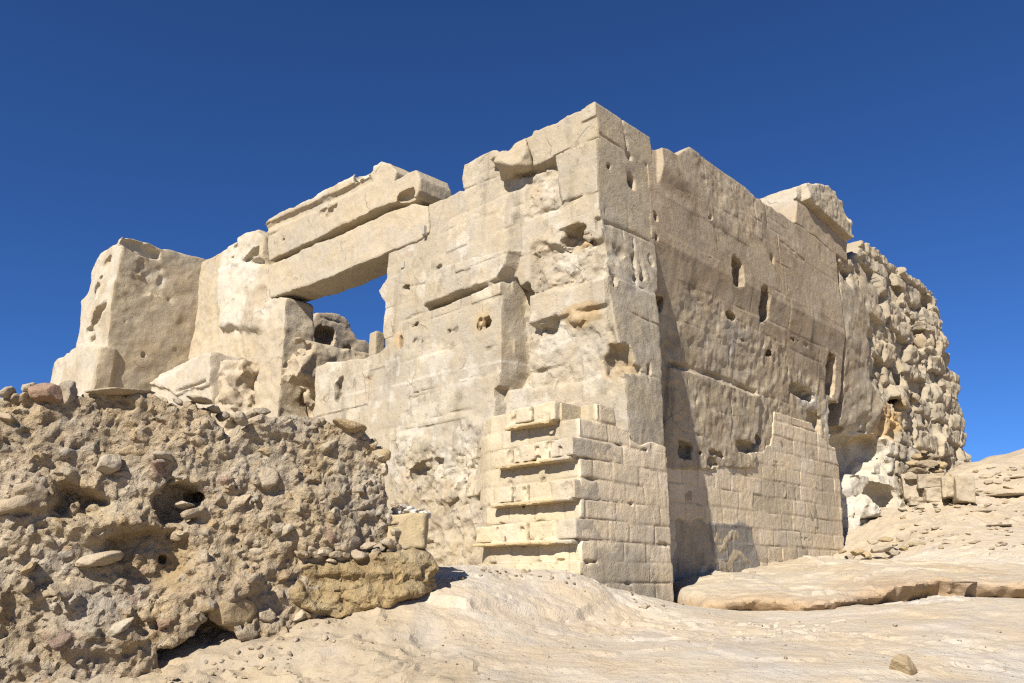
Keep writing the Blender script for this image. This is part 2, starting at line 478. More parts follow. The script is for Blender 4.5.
    v.h += .008*np.exp(-(dj/.014)**2)
    # surface character
    v.rough[:] = .55
    for zz, r in ((zr, 2.6), (zr2, 2.6), (zr3, 1.8), (zr4, 3.0), (dslot, 2.2)):
        v.rough += (r-v.rough)*sstep(.05, -.05, zz)
    v.h += v.fbm2(.9, 3)*.010+v.rough*(v.fbm2(.10, 3)*.003)+np.clip(v.rough-.5, 0, 3)*v.facet(.24, 4)*.022
    v.h -= np.clip(v.n2(.045)-1.0, 0, 1)*.03
    # colour
    v.paint(v.poly([(322, 360), (420, 330), (520, 300), (520, 430), (440, 460), (322, 430)], .15), GREYL*1.08, .15, .75, .25)
    v.paint(v.poly([(430, 282), (446, 266), (520, 247), (522, 262), (446, 282)], .1), WHITE, .05, .8, .08)  # sunlit bevel along the panel top, painted as a white band
    v.paint(zr, PALE, .06, .7); v.paint(zr2, TAN*1.15, .06, .7, .1); v.paint(zr3, PALE, .06, .5)
    v.paint(v.poly([(527, 345), (606, 325), (610, 385), (527, 390)]), GREYL*1.12, .08, .7, .2)
    v.paint(v.poly([(519, 252), (531, 240), (531, 330), (520, 390), (505, 390)]), TAN*1.1, .05, .9, .08)  # shade of the right-facing slot side, painted in brown
    v.paint(zr4, np.array([.54, .43, .28]), .1, .9, .1)
    v.paint(v.poly([(395, 432), (470, 420), (470, 470), (400, 480)], .2), GREYL*1.1, .1, .8, .3)
    v.paint(.18-np.abs(v.fbm2(.5, 4)), PALE, .2, .4, 0)
    rA, rB, dA = BLK
    v.col *= (1+.15*(rA-.5))[..., None]; v.col += (rB-.5)[..., None]*np.array([.0, -.012, -.035])
    v.paint(.12-np.abs(v.fbm2(.35, 5, .6)+.1), GREYL*.97, .08, .55, 0)
    v.paint(.75-v.fbm2(.28, 5, .6), WHITE*1.02, .10, .55, 0)
    v.col *= (1-.22*np.clip(v.fbm2((.10, .9), 4)-.45, 0, 1))[..., None]      # run-off streaks
    v.col *= (1-.34*np.clip(v.fbm2((.12, .16), 5, .6)-.75, 0, 1))[..., None]
    v.col += (np.array([.50, .37, .23])-v.col)*(.5*np.clip(v.fbm2(.2, 4)-.8, 0, 1))[..., None]
    v.paint(dj-.012, WHITE, .012, .7, .004)
    v.ecol[:] = LIME*.95
    # ----- end face: the pier's side toward the right
    Ss = -v.N2; Zz = v.NZ2
    def eline(pl): return sdline(Ss, Zz, S.pts(pl))
    def epoly(pl): return sdpoly(Ss, Zz, S.pts(pl))
    er = sstep(.1, -.1, epoly([(600, 205), (625, 222), (660, 246), (668, 470), (560, 470), (600, 300)])+.1*v.fbm2(.3, 3, end=True))
    v.erough = .4+1.5*er
    for pl, dp, w in (([(601, 134), (628, 153), (656, 171)], .03, .013), ([(604, 188), (630, 205), (657, 222)], .012, .012),
                      ([(606, 222), (632, 232), (658, 246)], .03, .014), ([(607, 275), (632, 287), (658, 297)], .025, .014),
                      ([(608, 306), (635, 320), (660, 331)], .022, .013), ([(620, 372), (640, 380), (663, 386)], .03, .015),
                      ([(622, 116), (628, 152)], .04, .014), ([(628, 205), (630, 240)], .015, .012)):
        dd = eline(pl)+.01*v.n2(.12, True)
        v.e += dp*np.clip(.6+.5*v.n2(.25, True), .1, 1)*np.exp(-(dd/w)**2)
    v.e += v.fbm2(.8, 2, end=True)*.006+v.erough*v.fbm2(.09, 3, end=True)*.0025-er*v.facet(.16, 3, end=True)*.005
    # chisel scars
    ch = np.clip(v.n2((.028, .10), True)-1.0, 0, 1)*er
    v.e += ch*.05
    v.ecol += (GREYL*1.02-v.ecol)*(er*.7)[..., None]
    v.ecol *= (1-.22*np.clip(v.fbm2(.2, 4, end=True)-.55, 0, 1))[..., None]
    v.build(1.22, d, .012)
    # the wall is thinner away from the corner pier
    v.f = smax(v.f, np.minimum(-(v.N+.62), v.U-1.55).astype(np.float32)+0*v.Z, .02)
    po = pier_out(v.z)
    v.f = smax(v.f, -v.U+(v.e-po[None, :])[None], .012)
    v.f = smax(v.f, (-(v.N+1.22)+(1.7*po)[None, None, :]).astype(np.float32), .012)
    # wedge cut to a slight slope at the top of the pier
    wp = (np.abs(v.n3(.09))-.3)*.045+v.n3(.045)*.016
    for (px, py, wx, wy, dep, n) in ((572, 233, 12, 9, .26, 0), (580, 240, 9, 4, .16, 0), (612, 359, 12, 16, .30, -.03), (336.5+3, 390, 3.6, 13, .2, .17), (484, 322, 7, 6, .16, .17),
                                     (401, 341, 2.6, 6, .1, .17), (406, 287, 4, 4, .12, 0), (438, 268, 4, 3.5, .06, 0), (418, 341, 5, 5, .04, .17), (452, 330, 4, 2.5, .05, .17),
                                     (450, 346, 2.5, 4, .05, .17), (415, 324, 5, 2, .10, .17), (420, 470, 10, 9, .22, .25), (436, 462, 7, 5, .15, .25), (372, 377, 4, 3, .02, .17),
                                     (492, 347, 5, 2, .03, .17), (543, 330, 10, 4.5, .2, 0),
                                     (410, 520, 12, 8, .1, .3), (447, 505, 12, 6, .12, .3), (425, 547, 14, 5, .12, .3), (460, 520, 8, 4, .1, .3), (552, 163, 4, 4, .15, 0)):
        v.hole(px, py, wx, wy, dep, n, warp=wp)
    v.h0 = None
    # end-face holes
    for (px, py, wx, wy, dep) in ((631.7, 181, 3.4, 6.5, .2), (609.3, 167, 2.2, 4, .14), (629.5, 157, 2.6, 3.6, .1), (633, 275, 1.8, 7, .05), (640, 273, 1.5, 8, .05), (611, 283, 1.6, 5, .05),
                                  (634, 250, 1.6, 7, .04), (636, 373, 1.6, 5, .06), (656, 303, 4, 10, .16), (622, 372, 5, 5, .08), (650, 262, 2, 5, .04), (620, 255, 2, 4, .03)):
        s0, za = S.hit(px, py-wy); s1, zb = S.hit(px, py+wy); sl, _ = S.hit(px-wx, py); sr, _ = S.hit(px+wx, py)
        v.blob((-float(pier_out((za+zb)/2)), -(sl+sr)/2, (za+zb)/2), (dep, (sr-sl)/2, abs(za-zb)/2), p=2.3, carve=True, warp=wp)
    # broken edge of the corner
    u, z = F.hit(606, 215)
    for (py, r) in ((209, .07), (219, .10), (226, .06), (262, .05), (300, .05), (335, .06), (352, .10), (385, .12), (145, .03), (175, .025)):
        _, z = F.hit(606, py); v.blob((-.02-float(pier_out(z)), .02, z), (r, r, r*.8), carve=True, warp=wp)
    lump = v.ell((F.hit(578, 313)[0], -.11, F.hit(578, 313)[1]), (.24, .12, .13))+.03*v.n3(.12)
    v.add(lump+wp*1.5, .02)
    v.col += (OCHRE*1.15-v.col)*(sstep(.03, -.03, sdpoly(v.U2, v.Z2, F.pts([(560, 316), (568, 305), (585, 298), (598, 304), (598, 315), (578, 327), (566, 327)]))+.03*v.fbm2(.15, 3))*.6)[..., None]
    v.col += (OCHRE*1.25-v.col)*(sstep(.03, -.03, sdpoly(v.U2, v.Z2, F.pts([(594, 366), (606, 340), (622, 346), (614, 378), (598, 380)])))*.35)[..., None]
    for q in ((572, 233, 10, 8), (484, 322, 6, 5), (401, 341, 3, 6)):
        c = F.hit(q[0], q[1], .1)
        v.col += (OCHRE*1.5-v.col)*(.6*np.exp(-(((v.U2-c[0])/.12)**2+((v.Z2-c[1])/.12)**2)))[..., None]
    v.roughen(((.5, .010), (.16, .008), (.07, .005)))
    return v.mesh('front_wall', M_LIME, temple, endu=.03-po)
front_wall()

# boulder wedged on top of the front wall
def lump_part(name, frame, px, py, n, r, seed, mat, parent, col, cuts=9, res=.02, p=2.6, noise=.05):
    u, z = frame.hit(px, py, n)
    m = max(r)*1.25
    v = Vol(frame, (u-m, u+m), (n-m, n+m), (z-m, z+m), res, seed, col)
    v.f = (v.ell((u, n, z), r, p=p)+0*v.N).astype(np.float32)
    for _ in range(cuts):
        d = v.rng.normal(size=3); d /= np.linalg.norm(d)
        off = v.rng.uniform(.62, .92)*float(np.sqrt(((np.array(r)*d)**2).sum()))
        v.f = smax(v.f, (v.U-u)*d[0]+(v.N-n)*d[1]+(v.Z-z)*d[2]-off, .012)
    v.f += v.n3(max(r)*.6)*noise*.8+v.n3(max(r)*.25)*noise*.4+v.n3(.05)*noise*.12
    return v.mesh(name, mat, parent)
lump_part('wedged_boulder', F, 516, 161, .0, (.33, .30, .25), 15, M_LIME, temple, LIME*.95, 12, .016, 5)
lump_part('broken_block', F, 503, 160, .02, (.15, .2, .12), 6, M_LIME, temple, LIME*.98, 12, .016)

# ================================================================== LINTELS
def beam(name, outline, n0, n1, seed, parts, res=.022, col=LIME, rough=.7, depth_back=.6):
    P = F.pts(outline, n0)
    v = Vol(F, (P[:, 0].min()-.1, P[:, 0].max()+.1), (-depth_back-.08, n0+.12), (P[:, 1].min()-.1, P[:, 1].max()+.1), res, seed, col)
    d = sdpoly(v.U2, v.Z2, P)+.018*v.fbm2(.3, 4)
    v.h[:] = n0; v.rough[:] = rough
    parts(v)
    v.h += v.fbm2(.8, 3)*.012+v.fbm2(.15, 3)*.006
    v.build(depth_back, d, .02)
    if hasattr(v, 'post'): v.post(v)
    v.roughen(((.4, .012), (.13, .008), (.06, .004)))
    return v.mesh(name, M_LIME, temple)
def low(v):
    v.groove([(336, 248), (337, 274)], .02, .012, .03)
    v.groove([(300, 262), (350, 240), (385, 226)], .01, .01, .03)
    v.paint(v.fbm2(.6, 3)-.3, GREYL*1.1, .3, .6, 0)
    v.paint(v.poly([(350, 250), (400, 230), (430, 205), (430, 250), (388, 256)], .03), PALE*.97, .1, .5, .2)
beam('lower_lintel', [(268, 265), (300, 251), (340, 234), (386, 213), (413, 203), (427, 205), (428, 232), (420, 238), (404, 245.5), (388, 252.5), (370, 260), (340, 272.5),
                      (332, 277), (300, 288), (270, 298)], .03, 0, 21, low)
def up(v):
    v.raise_([(262, 228), (300, 210), (345, 190), (372, 176), (372, 150), (262, 190)], .05, .02, .05, .02)
    v.raise_([(262, 229), (300, 211), (345, 191), (372, 177), (374, 182), (345, 196), (300, 217), (262, 235)], -.03, .02, .05, .02)
    v.groove([(328, 210), (329, 230)], .03, .014, .05); v.groove([(268, 236), (280, 231)], .05, .015, .05)
    v.paint(v.poly([(262, 222), (300, 205), (345, 184), (385, 165), (385, 150), (262, 190)], .06), WHITE*1.02, .04, .9, .08)
    v.paint(v.poly([(270, 262), (268, 235), (330, 207), (330, 235)], .05), GREYL*1.03, .08, .6, .2)
    def post(v):
        wp = v.n3(.06)*.012
        for q in ((322, 212, 5, 3, .06), (329, 213, 4, 5, .09), (316, 210, 2, 2, .05), (333, 207, 3, 2, .06), (364, 174, 9, 5, .12), (283, 240, 2, 1.5, .05), (406, 196, 9, 6, .14)):
            v.hole(q[0], q[1], q[2], q[3], q[4], .06, warp=wp)
    v.post = post
beam('upper_lintel', [(266, 225), (272, 219), (290, 210), (318, 195), (350, 178), (372, 166), (381, 161), (390, 164), (396, 172), (393, 182), (408, 173), (416, 171),
                      (419, 178), (419, 190), (416, 197), (405, 199), (389, 204), (376, 210), (345, 224), (325, 233), (296, 247), (269, 260), (268, 240)], .06, 0, 22, up)

# small fittings on the right jamb
def plate(name, px, py, w, h, n, d):
    u, z = F.hit(px, py, n)
    v = Vol(F, (u-w, u+w), (n-.1, n+d+.03), (z-h, z+h), .012, 3, (.2, .2, .2))
    f = np.maximum(np.maximum(np.abs(v.U-u)-w*.6, np.abs(v.Z-z)-h*.6), np.maximum(v.N-n-d, -(v.N-n)-.06))
    f = np.maximum(f, -(np.maximum((v.U-u)**2+(v.Z-z)**2-.02**2, 0*v.U)+np.minimum(v.N-n-d+.02, 0)*-1)) if w > .1 else f
    v.f = f.astype(np.float32)
    return v.mesh(name, M_GREY, temple)
plate('metal_plate', 402.8, 265, .075, .10, .0, .02)
plate('metal_bracket', 425, 231, .05, .13, .02, .05)

# ================================================================== LEFT JAMB, RECESSED WALL, WING
def left_jamb():
    pl = [(190, 262), (205, 252), (228, 243), (244, 231), (258, 230), (266, 236), (268, 262), (269, 297), (288, 297.5), (289, 320), (291, 470), (186, 470)]
    P = F.pts(pl); P[-2:, 1] = .9
    v = Vol(F, (7.0, 12.2), (-.75, .5), (1.2, 8.6), .03, 31, LIME)
    P[-4:-1, 0] = F.hit(288, 300)[0]
    d = sdpoly(v.U2, v.Z2, P)+.03*v.fbm2(.3, 4)
    # rounded eroded half pier
    v.raise_([(222, 270), (240, 262), (264, 266), (265, 300), (265, 330), (222, 330)], .14, .09, 0, .05)
    v.raise_([(241, 231), (266, 232), (266, 262), (240, 262)], .10, .08, 0, .06)
    v.groove([(225, 268), (240, 262), (266, 262)], .06, .04); v.groove([(262, 268), (266, 300), (265, 325)], .07, .03)
    v.groove([(248, 295), (250, 325)], .03, .03)
    v.rough[:] = 1.1
    v.h += v.fbm2(.7, 3)*.03+v.facet(.4, 3)*.015
    v.paint(v.poly([(222, 240), (266, 230), (266, 325), (222, 330)]), WHITE*1.02, .15, .85, .2)
    v.paint(v.poly([(249, 290), (263, 292), (263, 322), (248, 324)]), TAN, .08, .55, .15)
    v.paint(v.poly([(266, 296), (290, 296), (290, 325), (266, 325)]), PALE, .05, .6, .1)
    v.build(.62, d, .03)
    wp = v.n3(.12)*.03
    for q in ((250, 258, 6, 3, .2), (256, 254, 5, 4, .15), (236, 246, 4, 3, .1), (232, 258, 3, 2, .1)):
        v.hole(*q, 0.0, warp=wp)
    # ragged door reveal
    u0 = F.hit(288, 300)[0]
    for (z, r, n) in ((5.2, .16, -.35), (4.9, .2, -.6), (4.5, .14, -.2), (4.3, .2, -.45)):
        v.blob((u0, n, z), (r*.5, r, r*.7), carve=True, warp=wp)
    v.roughen(((.5, .025), (.18, .016), (.08, .009)))
    return v.mesh('door_jamb', M_LIME, temple)
left_jamb()

def dado_left():
    """lower projecting course left of the doorway, hollowed by erosion"""
    pl = [(205, 352), (216, 338), (228, 330), (246, 323), (262, 325), (286, 323.5), (300, 327), (306, 336), (309, 350), (306, 374), (299, 385), (290, 389), (285, 400), (285, 480), (204, 480)]
    P = F.pts(pl, .2); P[-2:, 1] = 1.0
    v = Vol(F, (6.1, 11.4), (-1.3, .95), (1.2, 5.6), .028, 37, LIME)
    d = sdpoly(v.U2, v.Z2, P)+.04*v.fbm2(.3, 4)
    v.h[:] = .34
    v.raise_([(204, 350), (246, 323), (262, 330), (240, 345), (238, 372), (246, 390), (244, 470), (204, 470)], .22, .08, .3, .05)
    v.rough[:] = 1.6
    v.groove([(262, 357), (285, 352), (310, 360)], .10, .03, .3); v.groove([(219, 376), (246, 378)], .06, .04, .5); v.groove([(284, 384), (308, 386)], .08, .04, .3)
    v.groove([(219, 404), (244, 406)], .05, .03, .5)
    v.h += v.fbm2(.5, 3)*.03+v.facet(.35, 4)*.05
    v.paint(v.poly([(204, 352), (246, 320), (290, 320), (290, 330), (250, 342), (238, 350), (236, 370), (225, 376), (214, 372)], .4), WHITE, .08, .85, .12)  # bright sunlit bevelled edges painted white
    v.paint(v.poly([(236, 340), (310, 330), (312, 410), (240, 420)], .2), TAN*1.2, .12, .6, .2)  # shade of the hollow and right-facing part painted tan
    v.build(1.2, d, .02)
    wp = v.n3(.16)*.05+v.n3(.07)*.02
    for q in ((252, 370, 20, 30, 1.0, .55), (276, 404, 42, 24, 1.1, .5), (276, 347, 16, 11, .5, .45), (243, 378, 7, 8, .8, .4), (296, 398, 14, 14, .30, .40), (300, 345, 8, 9, .2, .36), (303, 404, 12, 24, .8, .2), (255, 350, 12, 10, .3, .5), (266, 352, 6, 5, .2, .36)):
        v.hole(q[0], q[1], q[2], q[3], q[4], q[5], warp=wp, k=.03)
    v.roughen(((.45, .03), (.16, .022), (.07, .012)))
    return v.mesh('broken_dado', M_LIME, temple)
dado_left()

# recess corner: the wing's inner face runs toward the viewer from here
uq = F.hit(195, 310)[0]
S_w = Frame(C2+uq*L2, R2, -L2)              # inner face of the wing (faces right)
k_w = S_w.hit(113, 300)[0]                  # negative: toward the viewer
F_w = Frame(C2+uq*L2+k_w*R2, L2, -R2)       # front end of the wing
def wing():
    W = F_w
    # seen from its inner side: axis u along L (thickness 2..), n toward viewer, so end face = inner face
    ue = W.hit(56, 372)[0]
    v = Vol(W, (-.15, ue+.3), (k_w-.5, .45), (.9, 9.9), .036, 41, LIME*.98)
    pl = [(150, 236), (122, 235.5), (116, 235.5), (108, 244), (99, 255), (93, 266), (89, 277), (87.5, 293), (81, 301), (79, 329), (74, 351), (60, 362), (54, 381), (46, 470), (150, 470)]
    P = W.pts(pl); P[0, 0] = P[-1, 0] = -2; P[0, 1] = P[1, 1]; P[-2:, 1] = .6
    d = sdpoly(v.U2, v.Z2, P)+.03*v.fbm2(.35, 4)
    v.raise_([(104, 346), (88, 344), (60, 362), (40, 480), (150, 480), (150, 346)], .16, .03, 0, .03)
    v.raise_([(120, 240), (126, 242), (126, 290), (108, 285), (112, 262)], .0, .03)
    v.rough[:] = 1.1
    v.h += v.fbm2(.6, 3)*.03
    v.paint(v.fbm2(.5, 3)-.2, WHITE*.95, .3, .6, 0)  # sunlit front end painted whiter
    v.e += v.fbm2(.8, 3, end=True)*.015+v.facet(.5, 3, end=True)*.008
    Ss, Zz = v.N2-k_w, v.NZ2
    # inner face profile: step at the foot, slot near the top
    dl = sdpoly(-(k_w-v.N2) , Zz, S_w.pts([(60, 350), (104, 346), (150, 460), (40, 470)]))
    v.e -= .10*sstep(.03, -.03, sdpoly(v.N2-0, Zz, np.array([(p[0]-k_w, p[1]) for p in S_w.pts([(95, 346), (104, 346), (113, 349), (113, 480), (80, 480)])])))
    slot = np.array([(-(p[0]-k_w), p[1]) for p in S_w.pts([(121, 243), (124, 237), (140, 240), (160, 252), (160, 259), (140, 255)])])
    v.e += .22*sstep(.02, -.02, sdpoly(v.N2, Zz, slot))
    v.ecol[:] = LIME*.93  # inner face painted darker than the front, as turned from the sun
    v.ecol += (TAN*1.12-v.ecol)*(sstep(-.3, .6, v.fbm2(.9, 4, end=True))*.5)[..., None]
    v.ecol += (GREYL*.9-v.ecol)*(sstep(.3, .9, v.fbm2(.4, 4, end=True))*.45)[..., None]
    v.build(-k_w+.4, d, .03)
    topP = np.array([(-(p[0]-k_w), p[1]) for p in S_w.pts([(116, 235), (137, 237), (163, 248), (181, 249), (204, 253.5)])])
    o = np.argsort(topP[:, 0]); zt = np.interp(v.n, topP[o, 0], topP[o, 1])
    v.f = smax(v.f, (v.Z-zt[None, :, None])+.03*v.n3(.3), .03)
    v.f = smax(v.f, -v.U+v.e[None], .03)
    wp = v.n3(.12)*.025
    for q in ((97, 316, 6, 9, .4), (100, 310, 7, 4, .3), (90, 330, 5, 5, .12), (93, 340, 4, 4, .1), (104, 278, 3, 3, .15), (106, 262, 3, 3, .08), (98, 290, 4, 6, .05)):
        v.hole(*q, 0.0, warp=wp)
    for (px, py, wx, wy, dep) in ((148, 278, 13, 10, .03), (161, 280, 2.5, 7, .05), (170, 300, 1.2, 1.5, .03), (143, 355, 1.8, 3, .05), (137, 360, 1.5, 2, .03), (125, 322, 1, 1.5, .02)):
        s0, z0 = S_w.hit(px-wx, py); s1, _ = S_w.hit(px+wx, py); _, za = S_w.hit(px, py-wy); _, zb = S_w.hit(px, py+wy)
        v.blob((0, (s0+s1)/2*-1+k_w, z0), (dep, abs(s1-s0)/2, abs(za-zb)/2), carve=True, warp=wp)
    v.roughen(((.6, .025), (.2, .015), (.09, .008)))
    return v.mesh('side_wing', M_LIME, temple, endu=.06)
wing()

def step_block():
    pl = [(150, 386), (160, 375), (182, 362), (206, 354), (214, 350), (214, 470), (148, 470)]
    n0 = .7
    P = F.pts(pl, n0); P[-2:, 1] = 1.2
    v = Vol(F, (P[:, 0].min()-.1, P[:, 0].max()+.1), (-.4, n0+.2), (1.2, P[:, 1].max()+.15), .03, 43, PALE)
    d = sdpoly(v.U2, v.Z2, P)+.02*v.fbm2(.3, 3)
    v.h[:] = n0; v.groove([(178, 392), (208, 382)], .12, .03, n0); v.raise_([(150, 384), (206, 354), (214, 352), (214, 384), (178, 394)], .06, .02, n0)
    v.h += v.fbm2(.5, 3)*.015
    v.paint(v.poly([(150, 390), (160, 374), (206, 353), (206, 360), (165, 380)], n0), WHITE, .05, .8)  # lit top edge painted as a white strip
    v.build(.35, d, .03); v.roughen(((.4, .015), (.15, .012), (.07, .006)))
    return v.mesh('foot_course', M_LIME, temple)
step_block()

# inner wall seen through the doorway
uj = 11.6
S_i = Frame(C2+uj*L2, R2, -L2)
def inner_wall():
    pl = [(310, 322), (315, 318), (318, 312), (326, 313), (334, 313), (343, 317), (350, 323), (356, 333), (358, 339), (367, 341), (372, 345), (380, 349), (392, 352), (392, 470), (306, 470)]
    P = S_i.pts(pl); P[-2:, 1] = 1.5
    v = Vol(S_i, (P[:, 0].min()-.1, P[:, 0].max()+.1), (-.7, .2), (1.5, P[:, 1].max()+.15), .035, 45, TAN*1.25)
    d = sdpoly(v.U2, v.Z2, P)+.03*v.fbm2(.4, 4)
    v.groove([(312, 342), (335, 349), (358, 356)], .05, .03); v.groove([(314, 362), (330, 366)], .04, .03); v.groove([(322, 318), (345, 324)], .05, .02)
    v.groove([(326, 345), (327, 365)], .03, .02)
    v.h += v.fbm2(.5, 3)*.03
    v.build(.6, d, .03)
    wp = v.n3(.15)*.03
    for q in ((325, 336, 10, 10, .5), (349, 350, 3, 3.5, .2)): v.hole(*q, 0.0, p=4, warp=wp)
    v.roughen(((.4, .02), (.15, .018), (.07, .008)))
    return v.mesh('inner_wall', M_LIME, temple)
inner_wall()
lump_part('upright_slab', F, 377, 345, -.3, (.10, .10, .21), 52, M_LIME, temple, LIME*.9, 0, .016, 14, .006)

# ================================================================== SIDE WALL
DS = .48
sp0 = 1.20
def side_n(s, z, zr):
    return -DS*(1-np.exp(-np.clip(zr-z, 0, 9)/1.7))
def side_wall():
    v = Vol(S, (1.06, 7.35), (-1.1, .28), (1.0, 7.75), .02, 61, TAN*1.2)
    pl = [(640, 152), (655, 149.5), (662, 150), (668, 153), (673, 155), (684, 147), (690, 145.5), (697, 147), (704, 160), (716, 166), (727, 173), (747, 188), (765, 203), (780, 212),
          (795, 222), (812, 233), (830, 248), (847, 260), (852, 264), (856, 300), (852, 400), (848, 440), (842, 470), (842, 640), (640, 640)]
    P = S.pts(pl); P[-2:, 1] = .6; P[0, 0] = .3; P[-1, 0] = .3
    d = sdpoly(v.U2, v.Z2, P)+.02*v.fbm2(.25, 4)
    zr = S.hit(657, 238)[1]
    v.h[:] = side_n(v.U2, v.Z2, zr)
    # upper course beside the corner stands proud of it
    dd_ = v.poly([(655.5, 130), (760, 130), (800, 240), (720, 225), (658, 187)], 0)
    z187 = S.hit(657, 187)[1]
    v.h += .10*sstep(.012, -.012, dd_)*np.clip(1-(v.U2-1.25)/1.6, 0, 1)*sstep(z187-.02, z187+.35, v.Z2+.10*np.clip(1.35-v.U2, 0, .2)*20)
    # horizontal undercut
    lowz = [(655, 371), (663, 370), (680, 374), (700, 381), (720, 389), (735, 395), (748, 397), (748, 470), (655, 470)]
    dl = v.poly(lowz, -DS)+.015*v.fbm2(.2, 3)
    v.h += .05*sstep(.02, -.02, dl)
    for pl_, dp, w in (([(658, 367), (680, 371), (705, 379), (725, 387), (744, 394)], .20, .030), ([(700, 300), (750, 325), (800, 351), (846, 372)], .012, .012), ([(716, 215), (770, 246), (830, 282), (850, 294)], .014, .012),
                       ([(672, 432), (705, 441), (742, 452)], .03, .014), ([(745, 395), (782, 406), (800, 410)], .02, .012), ([(758, 216), (795, 240), (848, 275)], .012, .010),
                       ([(775, 243), (800, 262)], .03, .012), ([(801, 245), (806, 275), (805, 300)], .015, .014), ([(660, 187), (700, 205), (760, 235)], .012, .012), ([(688, 160), (700, 172), (712, 185)], .03, .02)):
        v.groove(pl_, dp, w, -.1 if pl_[0][1] < 330 else -DS)
    low_d = v.poly([(640, 300), (700, 305), (740, 330), (790, 372), (850, 400), (862, 640), (640, 640)], -DS)
    lower = sstep(.15, -.15, low_d+.15*v.fbm2(.4, 3))
    topd = v.poly([(690, 140), (770, 200), (760, 235), (715, 225), (700, 175)], 0)
    v.rough[:] = .4+1.3*lower+1.2*sstep(.1, -.1, topd+.2*v.fbm2(.3, 3))
    v.h += v.fbm2(1.0, 3)*.010+v.rough*v.fbm2(.08, 3)*.0022+(v.rough-.4)*v.facet(.26, 4, asp=.7)*.0045
    v.h -= np.clip(v.n2((.03, .11))-1.0, 0, 1)*.05*lower       # chisel scars
    v.h -= np.clip(v.n2(.035)-1.2, 0, 1)*.05*(1-lower)
    v.h -= np.clip(v.n2((.035, .2))-1.0, 0, 1)*.06*sstep(.1, -.1, topd)
    # colour
    v.paint(v.poly([(660, 200), (850, 290), (850, 380), (740, 340), (700, 310)], 0), TAN*1.1, .2, .6, .3)
    v.col += (GREYL*np.array([1.16, 1.12, 1.05])-v.col)*(lower*.75)[..., None]
    v.paint(v.poly([(716, 312), (750, 330), (752, 352), (730, 352)], -.2), np.array([.46, .42, .36]), .1, .7, .2)
    v.paint(v.poly([(655, 147), (700, 143), (760, 205), (700, 200)], 0), LIME*.95, .15, .6, .3)
    v.paint(v.poly([(790, 395), (835, 400), (842, 470), (815, 440), (805, 420)], -DS), WHITE*.92, .08, .85, .25)
    v.paint(v.poly([(785, 250), (810, 262), (805, 290), (780, 270)], 0), np.array([.45, .32, .2]), .15, .4, .3)
    dA, rA, rB, _ = bricks(v.U2+.03*v.n2(.5), v.Z2+.02*v.n2(.6), .55, 1.1, 1.2, 6.7, v.rng, .2)
    v.col *= (1+.11*(rA-.5))[..., None]; v.h -= .013*np.exp(-(dA/.010)**2)*np.clip(v.n2(.5)*1.6-.2, 0, 1); v.h += (rA-.5)*.010
    v.col *= (1-.28*np.clip(v.fbm2(.25, 5, .6)-.5, 0, 1))[..., None]
    v.col *= (1-.24*np.clip(v.fbm2((.10, 1.0), 4)-.4, 0, 1))[..., None]
    v.paint(.8-v.fbm2(.22, 5, .6), LIME*1.02, .10, .6, 0)
    v.paint(.85-v.fbm2(.5, 4), np.array([.44, .335, .225]), .25, .5, 0)
    v.build(.95, d, .012)
    v.f = smax(v.f, -v.U+1.10+0*v.N, .01)
    wp = (np.abs(v.n3(.10))-.3)*.035+v.n3(.045)*.014
    for q in ((735.5, 273, 5.5, 14, .30, -.05), (762, 305, 5, 16, .30, -.10), (729, 316, 6, 4.5, .16, -.14), (824.5, 376, 4.6, 20, .36, -.3), (741, 340, 4, 2.5, .06, -.2), (766, 352, 3, 5, .08, -.25), (798, 393, 11, 6, .22, -.34),
              (790, 390, 5, 3, .2, -.33), (686, 450, 7, 10, .25, -.34), (745, 447, 10, 6, .16, -.35), (757, 440, 4, 6, .14, -.35), (712, 462, 7, 6, .14, -.34), (716, 454, 12, 3, .10, -.34), (658, 303, 5, 8, .2, -.2), (773, 260, 2, 4, .05, 0), (801, 246, 3, 2, .06, 0), (709, 218, 2, 2, .05, 0), (656, 217, 2, 4, .08, 0),
              (656, 237, 2, 3, .08, 0), (831, 420, 6, 18, .2, -.36), (845, 390, 4, 8, .15, -.3), (812, 425, 6, 12, .10, -.35), (820, 452, 6, 8, .10, -.36), (808, 344, 2, 2, .05, -.1), (790, 340, 8, 1.5, .05, -.2), (700, 300, 3, 2, .04, -.1)):
        v.hole(*q, warp=wp)
    v.roughen(((.5, .012), (.16, .009), (.07, .005)))
    return v.mesh('side_wall', M_LIME, temple)
side_wall()

